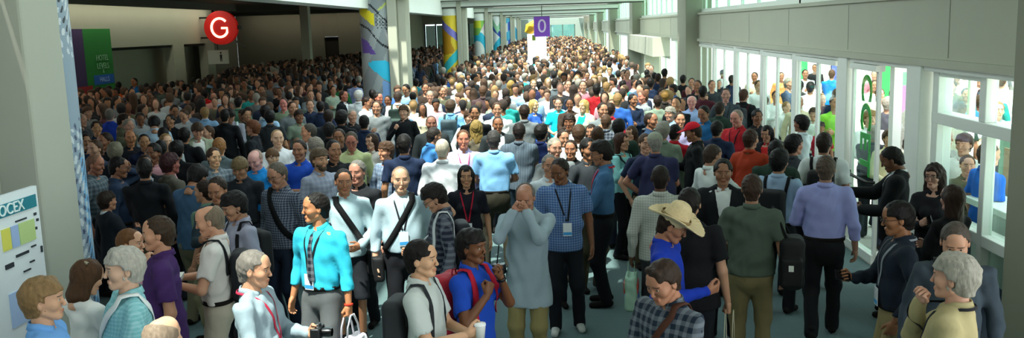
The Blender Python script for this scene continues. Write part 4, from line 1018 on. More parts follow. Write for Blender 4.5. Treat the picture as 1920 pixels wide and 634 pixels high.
H(643, 316, 6, 'young man in pale shirt and black shorts, black strap across his chest', 'the man in black shorts', 1.78, spec=D(hair='short', R='down', L='waist', seed=18, bottom='shorts', tuck=False, hem=.9), look=D(topc='#a9c2ca', hairc=BK, skin='#9c6a4c', botc='#23262c', shoec='#101114'), items=(('messenger', -1, '#0b0c0e'),))
H(668, 300, -25, 'grey-haired man in black top looking over a pale-shirted shoulder', None, 1.78, spec=D(hair='short'), look=D(topc='#1a1c20', hairc='#6e6a64', skin='#b07a66'))
H(750, 312, 4, 'bald man in pale blue-grey shirt with black diagonal strap and badge', 'the bald man with strap', 1.82, spec=D(hair='buzz', R='down', L='down', fat=.025, extras=('lanyard', 'placket'), seed=19), look=D(topc='#a4bac4', hairc='#a98a72', skin='#c4987c', botc='#14151a', bx=.01, bz=1.16, stripc='#2a6cc0'), items=(('messenger', 1, '#0b0c0e'),))
H(824, 340, -84, 'dark-haired man in dark plaid shirt and glasses bowing his head', 'the bowing man', 1.74, spec=D(hair='thick', R='phonelow', L='down', hp=32, extras=('glasses',), tuck=False, seed=20), look=D(topc='#232636', pat='check', hairc='#1b1310', skin='#b08064', botc='#181a20'), items=(('slim', '#1a1c24', '#d8dadc'),))
H(873, 309, 2, 'woman with long black hair, navy polo and crimson lanyard', 'the navy-polo woman', 1.66, spec=D(sex='f', hair='long', sleeve='short', extras=('lanyard',), tuck=False, seed=21), look=D(topc='#15161f', hairc='#0f0c0b', skin='#b28262', lanc='#b81d38', bz=1.1, botc='#15161c'))
H(790, 448, 72, 'black-haired man in pale grey short-sleeved shirt holding a white cup', 'the man holding a cup', 1.76, spec=D(hair='fringe', sleeve='short', R='read', L='phonelow', hy=-6, seed=22, tuck=False), look=D(topc='#c2c8c4', hairc='#16110e', skin='#cf9f7c', botc='#22252b'), items=(('cup', 1), ('slim', '#2a2c30')))
H(884, 427, 58, 'young man in royal blue shirt with red backpack, fist at his chin', 'the red-backpack man', 1.72, spec=D(hair='thick', sleeve='short', R='strap', L='chin', seed=23, tuck=False, extras=('watch',)), look=D(topc='#1c47b0', hairc='#120d0b', skin='#6e4429', botc='#1e2a44'), items=(('backpack', '#a8182e', '#b01c34'),))
H(986, 342, -14, 'photographer in long pale grey shirt and khaki trousers, both arms at his face', 'the photographer', 1.76, spec=D(hair='balding', R='face', L='face', hp=20, tuck=False, hem=.66, fat=.01, seed=24, sleeve='long', extras=('watch',)), look=D(topc='#93a4ac', hairc='#6d6660', skin='#a8745c', botc='#857a50', shoec='#2a1c16'), items=(('hipcam',),))
H(1054, 295, 2, 'dark-skinned man in blue short-sleeved shirt and black jeans wearing white sneakers', 'the blue-shirt man', 1.80, spec=D(hair='short', sleeve='short', R='down', L='down', hy=-28, hp=16, tuck=False, hem=.84, fat=.015, legs='shift', extras=('lanyard', 'placket'), seed=25), look=D(topc='#31598e', pat='finecheck', hairc='#231812', skin='#74492f', botc='#15181e', shoec='#b9bbb8', bx=-.03, bz=1.12, stripc='#b03048'))
H(1030, 289, 10, 'man in white shirt tucked behind the blue-shirted man with badge', None, 1.72, spec=D(hair='short'), look=D(topc='#c4ccd0', hairc=GR, skin='#b98467', botc='#20242c'))
H(1130, 261, -88, 'man in denim-blue long-sleeved shirt with red lanyard and black trousers', 'the red-lanyard man', 1.80, spec=D(hair='thick', R='read', L='phone', hp=12, extras=('lanyard_only', 'glasses'), seed=27), look=D(topc='#42688e', hairc='#1c1613', skin='#9a694c', lanc='#b82436', botc='#12141a'))
H(1166, 248, 58, 'woman with long dark brown hair in aqua patterned top', None, 1.66, spec=D(sex='f', hair='long', R='strap', tuck=False), look=D(topc='#86c4c4', hairc='#3c2218', skin='#c08c70', botc='#14151a'), items=(('slim', '#14151a'),))
H(1230, 247, 165, 'heavy man in grey cap and dark indigo polo seen from behind', 'the grey-capped man', 1.80, spec=D(hair='short', fat=.05, sleeve='short', R='phone', L='hip', hy=30, tuck=False, extras=('cap',), seed=29), look=D(topc='#2e3050', hairc=GR, skin='#b07a62', capc='#8a8c7c', botc='#23262e'))
H(1238, 309, 178, 'man with shaved dark head in pale grey-beige checked shirt, back turned', 'the shaved-head man', 1.78, spec=D(hair='buzz', fat=.03, tuck=False, seed=30), look=D(topc='#999c90', pat='finecheck', hairc='#20150f', skin='#5e3d2a', botc='#2a2c30'), items=(('tote', -1, '#8fb09a', ''),))
H(1293, 350, 172, 'broad man in black T-shirt with back turned, canvas bag in his hand', 'the black T-shirt man', 1.84, spec=D(hair='short', fat=.05, sleeve='short', tuck=False, hem=.82, R='carry', L='waist', seed=31), look=D(topc='#0f1013', hairc='#1a1310', skin='#b08468', botc='#14161c'), items=(('tote', 1, '#c9c3a8', ''),))
H(1250, 388, 78, 'person in straw cowboy hat and royal blue shirt', 'the cowboy-hat person', 1.74, spec=D(hair='short', R='read', L='down', hp=26, extras=('cowboy',), tuck=False, hem=.8, seed=32), look=D(topc='#1634a0', hairc='#2a1c14', skin='#9c6a50', botc='#101216'))
H(1252, 482, -42, 'brown-haired man in dark blue plaid shirt looking down at the bottom edge', 'the plaid-shirt man', 1.76, spec=D(hair='side', R='phonelow', L='phonelow', hp=22, tuck=False, seed=33), look=D(topc='#1c2836', pat='check', hairc='#33241a', skin='#a8745a'), items=(('messenger', 1, '#4a2c20', .04),))
H(1356, 297, 2, 'black-haired man in open dark blazer over a white shirt', 'the blazer man', 1.80, spec=D(hair='fringe', top='jacket', R='waist', L='down', seed=34), look=D(topc='#cdd3d2', jackc='#15171b', hairc=BK, skin='#8a5f46', botc='#171a22', shoec='#101216'))
H(1410, 325, 180, 'man in grey-green polo and khaki trousers, back turned, black bag on shoulder', 'the grey-green polo man', 1.80, spec=D(hair='short', sleeve='short', tuck=False, hem=.9, R='down', L='waist', fat=.02, seed=35, extras=()), look=D(topc='#4c594e', hairc='#3c2a20', skin='#a87a60', botc='#7c7150', shoec='#2a241c'), items=(('sidepack', 1),))
H(1462, 277, 158, 'black-haired man in pale blue shirt, back turned, dark strap on one shoulder', 'the pale-blue-shirt man', 1.78, spec=D(hair='thick', R='waist', L='waist', seed=36, legs='shift'), look=D(topc='#93abc6', hairc='#0f0c0b', skin='#a8785c', botc='#121318'), items=(('slim', '#101114'),))
H(1549, 290, 180, 'man in lavender shirt and black trousers walking away from the camera', 'the lavender-shirt man', 1.82, spec=D(hair='short', legs='walk', R='down', L='waist', seed=37, fat=.02), look=D(topc='#9297cc', pat='', hairc='#51443a', skin='#9c7460', botc='#0f1013', shoec='#0d0d0f'))
H(1546, 247, 172, 'man in white shirt with black backpack near the glass doors', 'the white-shirt backpacker', 1.82, spec=D(hair='short', sleeve='short', R='down', seed=38), look=D(topc='#d3d9d8', hairc='#2a1d17', skin='#a4745a', botc='#20242c'), items=(('slim', '#101114'),))
H(1502, 214, -122, 'black-haired man in pale shirt by the door post, looking away', None, 1.74, spec=D(hair='thick', R='strap', tuck=False), look=D(topc='#c3d0d4', hairc='#100c0b', skin='#8c5c44', botc='#23262e'))
H(1490, 250, 130, 'black-haired man in dark grey top beside the white-shirted backpacker', None, 1.74, spec=D(hair='thick'), look=D(topc='#3a3f45', hairc='#0e0b0a', skin='#a0705a'))
H(1682, 274, -92, 'dark-skinned man in black suit reaching toward the door', 'the black-suit man', 1.80, spec=D(hair='short', top='jacket', R='reach', L='phonelow', hp=26, seed=41), look=D(topc='#c8ccd0', jackc='#0f1114', hairc='#120d0b', skin='#6b452f', botc='#101216'))
H(1688, 375, -74, 'man in navy shirt, glasses and badge lanyard, khaki trousers, black phone', 'the navy-shirt man', 1.78, spec=D(hair='fringe', R='read', L='pocket', hp=8, extras=('glasses', 'lanyard'), seed=42), look=D(topc='#1c2531', hairc='#120e0c', skin='#8e5f40', botc='#8a7c56', lanc='#8a9098', bz=1.1, stripc='#d8d8d8'), items=(('phone', 1),))
H(1754, 304, -8, 'woman with curly dark hair, glasses and black jacket checking her phone', 'the curly-haired woman', 1.68, spec=D(sex='f', hair='curly', R='phone', L='fold', extras=('glasses',), hy=-14, tuck=False), look=D(topc='#1b1a1f', hairc='#2b1b17', skin='#b88a78', botc='#17181c'), items=(('phone', 1),))
H(1786, 345, -132, 'woman with long straight brown hair in black, back to the camera', 'the long-haired woman', 1.66, spec=D(sex='f', hair='long', R='fold', L='fold', tuck=False), look=D(topc='#131316', hairc='#33221a', skin='#b88a78', botc='#17181c'))
H(1792, 413, 3, 'greying man in slate grey jacket with black strap, looking down', None, 1.78, spec=D(hair='short', R='down', hp=22, tuck=False, hem=.8), look=D(topc='#39434c', hairc='#4c443c', skin='#b4866c', botc='#1c2026'), items=(('messenger', -1, '#111214'),))
H(1790, 471, -100, 'silver-haired man in tan shirt with a hand over his mouth', 'the tan-shirt man', 1.82, spec=D(hair='thick', R='mouth', L='down', fat=.03, seed=46, tuck=False, extras=('lanyard_only',)), look=D(topc='#a3976f', hairc='#9a968a', skin='#bf9078', botc='#4a4638'))
H(1856, 266, 122, 'man in bright blue polo standing outside behind the window', 'the bright-blue polo man', 1.80, spec=D(hair='short', sleeve='short', tuck=False, fat=.03), look=D(topc='#2e6fd6', hairc='#4a3527', skin='#cf9c80', botc='#3c4048'))
# behind them
H(1408, 241, 150, 'brown-haired man in rust-orange sweater, back turned', 'the rust-sweater man', 1.80, spec=D(hair='short', fat=.04, R='waist', tuck=False, seed=50), look=D(topc='#a2381f', hairc='#3c261c', skin='#a87a60'), q=1)
H(1383, 205, -32, 'balding flushed man in scarlet shirt and lanyard', 'the scarlet-shirt man', 1.80, spec=D(hair='buzz', fat=.03, R='read', hp=12, extras=('lanyard_only',), tuck=False), look=D(topc='#a81f28', hairc='#8d7a70', skin='#c48474'), q=1)
H(1303, 228, -85, 'man in bright red baseball cap and black shirt', 'the red-capped man', 1.78, spec=D(hair='short', extras=('cap',), R='phone', hp=16, tuck=False), look=D(topc='#15171a', hairc='#2a1d16', skin='#8a5c44', capc='#c4182a'), q=1)
H(1321, 197, -30, 'black-haired man in petrol blue shirt looking down behind the red cap', None, 1.80, spec=D(hair='short', hp=14), look=D(topc='#1f5c8c', hairc='#110d0c', skin='#8c5c42'), q=1)
H(1334, 270, 128, 'brown-haired man in white shirt left of the blazer, face turned away', None, 1.74, spec=D(hair='short', R='reach', hp=10), look=D(topc='#cfd5d2', hairc='#3c2c22', skin='#a87a60'), q=1)
H(1266, 232, 150, 'dark-haired person in crimson T-shirt, back turned, beside the red cap', 'the crimson T-shirt person', 1.72, spec=D(hair='short', sleeve='short', R='phone', tuck=False), look=D(topc='#b01828', hairc='#181210', skin='#8a5c44'), q=1)
H(1221, 211, 62, 'man with high forehead in dark navy shirt facing the grey cap', None, 1.76, spec=D(hair='buzz', fat=.02), look=D(topc='#1c3048', hairc='#2c2018', skin='#96664c'), q=1)
H(1439, 234, -22, 'woman with black hair and red collar in black jacket', None, 1.64, spec=D(sex='f', hair='bob', top='jacket', hp=10), look=D(topc='#b02020', jackc='#18191d', hairc='#0f0c0c', skin='#a87860'), q=1)
H(1361, 165, 0, 'man in charcoal hooded sweater with white badge by the doors', 'the charcoal-hoodie man', 1.82, spec=D(hair='short', extras=('lanyard',), tuck=False, R='pocket', L='pocket'), look=D(topc='#3a4248', hairc='#2c1f1a', skin='#a8786a', bz=1.12), q=1)
H(1395, 166, 155, 'man in black jacket with backpack facing the glass doors', 'the black-jacket man', 1.80, spec=D(hair='short', tuck=False, R='down'), look=D(topc='#16191c', hairc='#4c3426', skin='#b07c66'), items=(('backpack', '#20242a', '#3a1820'),), q=1)
H(1297, 180, -5, 'elderly bald man with pink face in pale blue shirt', 'the pink-faced elder', 1.76, spec=D(hair='balding', fat=.02), look=D(topc='#9fb4e0', hairc='#c4beb6', skin='#d08e84'), q=1)
H(925, 243, 180, 'man in sky-blue short-sleeved shirt and dark olive trousers, back turned', 'the sky-blue-shirt man', 1.80, spec=D(hair='short', sleeve='short', fat=.025, R='waist', L='waist', legs='wide', seed=60), look=D(topc='#7fb4e0', hairc='#3c3a38', skin='#9c6c54', botc='#2e2c22', shoec='#3a3024'), q=0)
H(973, 229, 176, 'man in dark slate striped shirt with his back to the camera', 'the slate-shirt man', 1.80, spec=D(hair='short', sleeve='short', fat=.025, R='phone', L='down', tuck=False, seed=61), look=D(topc='#3c4a56', pat='stripe', hairc='#201815', skin='#9c6c54', botc='#20303c'), q=0)
H(868, 243, 3, 'man in lavender shirt with pink lanyard, smiling toward the camera', 'the pink-lanyard man', 1.80, spec=D(hair='short', R='read', L='waist', extras=('lanyard_only',), seed=62), look=D(topc='#b9b4dc', hairc='#5c3c26', skin='#c07c62', lanc='#d05c84', botc='#1c2634'), q=1)
H(829, 260, 168, 'man with cropped grey hair in bright white shirt, back turned', 'the bright-white-shirt man', 1.78, spec=D(hair='buzz', R='down', fat=.02, seed=63), look=D(topc='#e8ecf0', hairc='#c0b6a4', skin='#cfa286', botc='#3a4048'), q=1)
H(790, 240, 110, 'person in faded denim-blue jacket leaning toward the white-shirted man', 'the denim-jacket person', 1.72, spec=D(hair='short', lean=18, R='reach', tuck=False), look=D(topc='#3f7cba', hairc='#2a2420', skin='#a87a60', botc='#24344c'), q=1)
H(808, 217, 5, 'balding brown-skinned man in dark waistcoat with pale sleeves', None, 1.78, spec=D(hair='buzz', top='jacket'), look=D(topc='#aab8b0', jackc='#22282a', hairc='#4c3c34', skin='#8c5e4c'), q=1)
H(722, 264, -55, 'brown-haired man in blue checked shirt looking left', None, 1.74, spec=D(hair='thick', R='waist'), look=D(topc='#5c6e84', pat='check', hairc='#4c3626', skin='#c0886a'), q=1)
H(696, 249, -40, 'woman with brown bob in white top lit by the skylight', None, 1.68, spec=D(sex='f', hair='bob', R='fold'), look=D(topc='#e2dad4', hairc='#3c281c', skin='#d0a084'), q=1)
H(658, 246, -4, 'man in pale yellow-green shirt and glasses with grey-brown hair', 'the yellow-green-shirt man', 1.76, spec=D(hair='short', extras=('glasses',), hp=12, tuck=False), look=D(topc='#b9c08c', hairc='#4c4234', skin='#b4705c'), q=1)
H(598, 276, 32, 'bearded brown-haired man in grey-lilac patterned shirt', 'the lilac patterned-shirt man', 1.78, spec=D(hair='thick', R='down', extras=('beard',), tuck=False), look=D(topc='#8f94a8', pat='check', hairc='#5c4a38', skin='#c08e6e'), q=1)
H(590, 256, -150, 'grey-haired man in white shirt behind the patterned lilac shirt', None, 1.80, spec=D(hair='thick'), look=D(topc='#e2e6ea', hairc='#8c8274', skin='#c08e70'), q=1)
H(577, 231, -82, 'dark-haired man in white shirt in profile to the left', None, 1.80, spec=D(hair='short', R='reach'), look=D(topc='#dfe3e8', hairc='#4a443c', skin='#c4896a'), q=1)
H(519, 243, 10, 'smiling fair man with receding hair in white shirt', 'the smiling fair man', 1.80, spec=D(hair='buzz', fat=.02, tuck=False, R='waist'), look=D(topc='#e6e6ea', hairc='#a4845c', skin='#dcae90'), q=1)
H(480, 280, -28, 'pink bald man in vivid blue shirt looking down', 'the vivid-blue-shirt man', 1.74, spec=D(hair='balding', hp=20, R='phonelow'), look=D(topc='#1c86d0', hairc='#b09484', skin='#d8a098'), q=1)
H(510, 277, 12, 'fair young man peering over beside the vivid blue shirt', None, 1.66, spec=D(hair='bowl'), look=D(topc='#d8c8c4', hairc='#6c4e34', skin='#d8ae8a'), q=1)
H(400, 276, 22, 'brown-haired man in grey and black patterned shirt, face brightly lit', None, 1.74, spec=D(hair='fringe'), look=D(topc='#5c6870', pat='check', hairc='#3c2a1e', skin='#d8a880'), q=1)
H(369, 228, 4, 'man with brown bowl haircut in open pale green jacket', 'the pale green jacket man', 1.80, spec=D(hair='bowl', top='jacket', open=True, hp=14, jhem=.75), look=D(topc='#dfe2de', jackc='#9aa38c', hairc='#3c2a1e', skin='#c08a70'), q=1)
H(410, 257, 172, 'back of a light-brown head above a slate grey shirt', None, 1.78, spec=D(hair='short'), look=D(topc='#5f6c70', hairc='#9c6c40', skin='#c08e70'), q=1)
H(472, 224, -105, 'auburn-haired man in black top, face in profile to the left', None, 1.76, spec=D(hair='thick'), look=D(topc='#24272e', hairc='#6c4028', skin='#b8826a'), q=1)
H(430, 203, 0, 'dark-haired man with head bowed, pale backpack straps over grey stripes', None, 1.76, spec=D(hair='thick', hp=32, R='phone', L='phone'), look=D(topc='#8c8c98', pat='stripe', hairc='#1a1310', skin='#a87a60'), items=(('backpack', '#2a2e34', '#bcd0d0'),), q=1)
H(531, 183, -12, 'flushed man in grey-green shirt among the crowd left of the painted column', None, 1.82, spec=D(hair='short', tuck=False, sleeve='short'), look=D(topc='#74846c', hairc='#3c2a20', skin='#c4786c'), q=1)
H(318, 285, 118, 'maroon-haired person with maroon scarf, back of head turned to camera', None, 1.72, spec=D(hair='thick'), look=D(topc='#5e5a50', hairc='#3a1d20', skin='#96584c', collc='#6c1c2c'), q=1)
H(174, 290, 62, 'shaven-headed man in patterned shirt squeezed against the painted pillar', 'the man against the pillar', 1.74, spec=D(hair='buzz', hp=10), look=D(topc='#4a5a62', pat='check', hairc='#7c5a48', skin='#b0745c'), q=0)
H(214, 265, 172, 'back of a shaggy grey head in dark coat', 'the shaggy grey head', 1.80, spec=D(hair='thick'), look=D(topc='#1c2028', hairc='#77725f', skin='#a87a60'), q=0)
H(218, 293, 78, 'man in glasses and navy denim shirt raising a hand to his ear', None, 1.76, spec=D(hair='short', L='ear', extras=('glasses',), hp=10), look=D(topc='#26364e', hairc='#14100e', skin='#8c5e46'), q=0)
H(243, 245, 8, 'bald tanned man with dark moustache facing the camera', None, 1.76, spec=D(hair='balding', extras=('moustache',)), look=D(topc='#1e2026', hairc='#3a2c24', skin='#b0744e'), q=1)
H(269, 251, 5, 'dark-haired tanned man in black, right of the moustached bald man', None, 1.76, spec=D(hair='short'), look=D(topc='#1c2540', hairc='#15100e', skin='#a87852'), q=1)
H(271, 290, 6, 'youngster in black jacket with white collar next to raised hand', None, 1.66, spec=D(hair='short', top='jacket'), look=D(topc='#b8bcc0', jackc='#15171b', hairc='#2c1e18', skin='#b07a62'), q=1)
H(180, 226, 4, 'black-haired man in navy shirt beside the painted pillar, facing forward', None, 1.76, spec=D(hair='fringe'), look=D(topc='#1b2a40', hairc='#0e0b0b', skin='#ac7c56'), q=1)
H(205, 203, 168, 'grey-haired man in royal blue shirt, back turned, near the painted pillar', 'the royal-blue-shirt man', 1.78, spec=D(hair='short', tuck=False), look=D(topc='#2443ac', hairc='#77706a', skin='#c08e78'), q=1)
H(745, 171, 168, 'man in white shirt carrying a dark green backpack', 'the green-backpack man', 1.82, spec=D(hair='short', hp=12, R='phone', fat=.02, sleeve='short'), look=D(topc='#d8dcd4', hairc='#3a2c24', skin='#b8866c', botc='#1f3242'), items=(('backpack', '#2e4038', '#28382f'),), q=1)
H(709, 173, 40, 'dark-haired flushed man in dark navy shirt right of the tall painted column', None, 1.80, spec=D(hair='short'), look=D(topc='#26303c', hairc='#1c1512', skin='#b4705a'), q=1)
H(672, 168, 160, 'white-haired man in white shirt left of the tall painted column', None, 1.80, spec=D(hair='thick', fat=.02), look=D(topc='#e2e8ea', hairc='#d8d4cc', skin='#c4947c'), q=1)
H(644, 170, 60, 'flushed man in black waistcoat over white sleeves', None, 1.78, spec=D(hair='buzz', top='jacket'), look=D(topc='#dfe3e4', jackc='#14171d', hairc='#3c2a22', skin='#b06a54'), q=1)
H(1047, 184, -5, 'person in bright cyan shirt facing the camera in the sunlit middle', 'the cyan-shirt person', 1.70, spec=D(hair='short', sleeve='short', tuck=False, R='waist', L='waist'), look=D(topc='#14c8dc', hairc='#4c3c30', skin='#c4947c'), q=1)
H(1094, 186, -40, 'blonde woman in cream cardigan over a teal top', 'the blonde in teal', 1.70, spec=D(sex='f', hair='long', top='jacket', open=True), look=D(topc='#12a08c', jackc='#d8d4bc', hairc='#b89a5c', skin='#d8ac8c'), q=1)
H(1001, 186, 48, 'blonde woman in cobalt blue jacket', 'the blonde in cobalt', 1.70, spec=D(sex='f', hair='bob', tuck=False), look=D(topc='#3460bc', hairc='#b8985c', skin='#d8b08c'), q=1)
H(905, 160, 178, 'broad man in maroon-brown shirt, back turned, in the sunlit middle', 'the maroon-brown-shirt man', 1.84, spec=D(hair='short', fat=.04, tuck=False), look=D(topc='#4c3a3c', hairc='#5c4230', skin='#c4947c'), q=1)
H(862, 155, 150, 'fair-haired person in long loose white shirt', None, 1.80, spec=D(hair='short', tuck=False, hem=.7), look=D(topc='#d8e6ea', hairc='#b0925c', skin='#d0a080'), q=1)
H(845, 186, 165, 'brown-haired man in sky blue shirt with grey rucksack', None, 1.78, spec=D(hair='thick', tuck=False), look=D(topc='#74aedc', hairc='#4c3a2c', skin='#b8866c'), items=(('backpack', '#3f5058', '#2c3a40'),), q=1)
H(780, 147, 175, 'man in teal shirt, back turned, near the column base', None, 1.80, spec=D(hair='short', tuck=False, fat=.02), look=D(topc='#1a96a6', hairc='#1c1512', skin='#a87a60'), q=2)
H(958, 150, 165, 'blond person in black top at the bright middle of the crowd', None, 1.78, spec=D(hair='curly', sex='f'), look=D(topc='#1c2224', hairc='#a8884c', skin='#c4947c'), q=1)
H(1040, 147, 175, 'broad man in grey shirt, back turned, dark hair, above the cyan shirt', None, 1.82, spec=D(hair='short', fat=.05), look=D(topc='#5c6468', hairc='#26201c', skin='#a87a60'), q=2)
H(1015, 231, 150, 'black-haired person in long navy coat next to the slate striped shirt', None, 1.74, spec=D(hair='thick', tuck=False, hem=.6), look=D(topc='#1c2a58', hairc='#14100e', skin='#a87a60'), q=1)
H(893, 224, 170, 'person with frizzy olive-blond hair, back turned', None, 1.70, spec=D(sex='f', hair='curly'), look=D(topc='#6c6454', hairc='#8c7440', skin='#c4947c'), q=1)
H(933, 219, 5, 'dark-skinned man in black waistcoat and white sleeves', None, 1.76, spec=D(hair='buzz', top='jacket', open=True), look=D(topc='#dce2e4', jackc='#2a3032', hairc='#1c1410', skin='#8c5c40'), q=1)
H(1205, 170, -60, 'flushed brown-haired man in grey and white shirt, hand near chin', None, 1.80, spec=D(hair='short', R='chin', fat=.02), look=D(topc='#7c8484', pat='check', hairc='#6c4634', skin='#c47e68'), q=1)
H(1247, 168, 178, 'back of a golden-brown head above a dark brown coat', None, 1.74, spec=D(hair='thick'), look=D(topc='#26221e', hairc='#8c6a34', skin='#c4947c'), q=1)
H(222, 153, 160, 'dark-haired man in bright orange shirt by the green banner', 'the orange-shirt man', 1.80, spec=D(hair='short', tuck=False), look=D(topc='#d4551c', hairc='#140f0d', skin='#a8704c'), q=1)
H(251, 146, -30, 'tall man in azure blue shirt against the pale recess', 'the azure-shirt man', 1.90, spec=D(hair='short', tuck=False), look=D(topc='#1466a8', hairc='#1a120e', skin='#96603f'), q=1)
H(311, 157, 176, 'black-haired man in dark green-grey jacket, back turned, under the recess', None, 1.80, spec=D(hair='thick', fat=.05, tuck=False), look=D(topc='#46544e', hairc='#120e0c', skin='#96603f'), q=1)
H(384, 168, 170, 'person in fire-red shirt below the round red sign', 'the fire-red-shirt person', 1.72, spec=D(hair='short', tuck=False, fat=.02), look=D(topc='#d41c1c', hairc='#120e0c', skin='#96603f'), q=1)
H(446, 181, 168, 'black-haired man in mid-green shirt, broad back turned', 'the green-shirt man', 1.80, spec=D(hair='short', fat=.05, tuck=False), look=D(topc='#55826a', hairc='#14100e', skin='#a87a60'), q=1)
H(287, 218, 178, 'black-haired man in pale blue shirt bending forward', 'the bending pale-blue man', 1.78, spec=D(hair='thick', fat=.04, hp=28, lean=14), look=D(topc='#a4bcd0', hairc='#0e0b0b', skin='#a87a60'), q=1)
# rows further back: px, py, facing, top colour, hair code, pose
MID = '''
246 165 20 black k s;281 171 -20 maroon k s;204 160 160 brown d s;323 152 175 charcoal k s;155 173 30 brown d s;163 199 40 grey b s;228 212 80 olive d p;262 210 0 palegrey k p;326 196 10 charcoal k p
318 214 -20 black k s;345 157 175 palegrey k s;355 138 180 black k s;365 142 10 lilac b s;376 144 -15 brown d s;392 144 80 darkgreen k s;410 155 170 maroon k s;400 174 0 pink z p;425 172 170 lightblue k s;431 158 20 charcoal b s
458 150 -10 olive d t;470 167 20 teal k s;420 204 175 black k s;383 200 178 lightblue l s;345 204 -30 palegrey b p;480 174 175 grey g s;497 196 160 paleblue k s;490 160 0 charcoal k s;507 150 10 grey d s;500 130 -20 black k s
518 114 175 black k s;535 124 5 brown d s;575 134 165 blue k s;550 150 178 slate k s;523 164 -10 black k s;541 171 175 lightblue k s;582 169 5 grey b s;581 187 0 navy b s;620 150 10 brown d s;638 154 170 green k s
664 147 -160 bluewhite k s;624 161 20 palegreen d s;686 180 60 white d p;600 189 175 navy k s;547 190 20 grey d s;615 205 170 charcoal d s;635 241 -10 black d s;617 228 160 black k s;560 205 20 sage d s;698 167 175 navy k s
727 179 -20 pinkshirt k s;762 157 -30 lightblue k p;774 172 175 charcoal k s;797 156 10 brown d s;806 170 0 white g s;829 162 20 olive b s;831 145 170 lime d s;880 205 20 white b s;890 197 0 black k s;932 191 0 white b s
951 180 170 teal d s;935 150 175 white g s;1000 149 10 navy l s;1012 152 178 indigo k s;983 195 175 grey d s;1068 184 0 brown k s;1067 212 -10 white d s;1056 243 20 grey d s;1093 151 0 rose b s;1065 150 10 palepink b s
1119 157 170 red k s;1137 153 175 yellowgreen l s;1130 192 20 grey d t;1145 192 160 crimson d s;1158 174 172 blue l s;1187 176 40 navy k s;1121 236 170 black b w;1183 235 -30 black b w;1160 221 175 darkgreen k s;1137 214 160 blackwhite b s
1268 181 -10 black k s;1256 199 -30 lightblue g s;1281 140 175 black k s;1297 146 0 maroon d s;1220 145 170 navy k s;1234 137 175 navy d s;1246 128 170 black k s;1193 110 175 black k s;1206 112 170 slate k s;1186 128 10 grey g s
1122 121 0 lightblue g s;1140 128 170 blue k s;1161 126 -5 orangered d s;1176 130 20 rose b s;1198 150 175 slate k s;1213 130 175 navy k s;1168 150 170 teal k s;1070 118 175 blue k s;1101 135 0 black d s;1082 140 -10 grey l s
640 205 160 black k s;660 205 20 black g s;682 215 175 navy k s;756 196 -15 black b t;505 205 170 charcoal k s;460 205 30 darkgreen k s;388 235 -60 navy b s;345 238 160 black k s;300 262 175 navy k s;305 238 175 black k s
240 223 30 olive g s;160 250 10 navy k s;195 248 -50 black d s;310 250 20 palegrey l s;330 262 160 black k s;286 268 -30 pinkshirt k s;560 262 -20 royal d s;625 262 20 black k s
757 250 175 navy k s;1040 258 20 grey g s;1070 262 -10 black d t
1085 232 175 white b s;1103 258 30 charcoal k s;1108 232 -15 blackwhite d w;1210 250 20 navy b s;1455 262 170 darkgreen k s
1243 226 170 sage g s;1275 210 10 lilac d s;1345 225 160 navy k s;1420 205 20 black k s;1350 190 160 darkgreen d s;1318 160 175 maroon k s;1308 150 -15 black d s;1335 150 20 charcoal b s
150 212 60 charcoal g s;176 262 -40 slate b s;238 300 175 black k s;170 330 60 sage b s
'''
# people outside, seen through the glass
OUT = '''
1665 180 170 darkgrey g s;1640 150 10 white b s;1672 130 -10 white b s;1655 118 170 rose b s;1685 150 20 black d s;1632 205 30 white l s;1690 205 170 black g s;1672 240 20 beige b s;1722 175 -20 white b s
1745 152 20 navy r s;1752 195 170 mint g s;1768 165 10 olive l s;1785 150 -20 olive b s;1800 190 160 darkgreen d s;1812 165 10 grey b s;1840 175 170 azure b s;1862 160 175 teal d s;1850 120 -10 white b s;1868 115 10 white l s
1838 140 10 pinkshirt b s;1872 190 20 mint l s;1880 142 160 white b s;1856 142 -20 black d s;1770 240 60 navy d s;1742 262 20 mint l s;1800 248 -20 white b s;1815 290 10 olive b s;1725 118 10 white d s
1510 130 10 white d s;1528 120 -10 black k s;1520 152 170 white k s;1508 180 20 beige d s;1550 115 10 grey d s;1560 130 170 azure b s;1480 145 60 slate g s;1465 135 10 orange d s;1425 150 20 white b s;1348 150 10 black d s
1640 132 -10 rose b s;1650 165 10 beige b s;1662 152 -30 white d s;1676 165 170 lightblue k s;1694 128 0 pinkshirt b s;1648 235 170 darkgrey g s;1730 140 -10 navy d s;1760 135 20 white b s;1778 128 -10 teal r s;1795 135 10 beige g s;1810 128 170 white d s;1738 215 10 white b s;1775 205 -20 olive d s;1845 128 20 rose b s;1878 122 -10 grey d s;1500 150 170 charcoal k s;1515 200 -10 white b s;1540 175 20 mint l s;1570 165 170 navy d s;1455 170 10 white b s;1415 135 -10 beige d s;1372 140 170 navy k s;1355 130 170 white d s;1560 180 20 lime d s;1475 190 30 white l s;1433 180 170 indigo b s;1545 225 20 crimson d s
'''
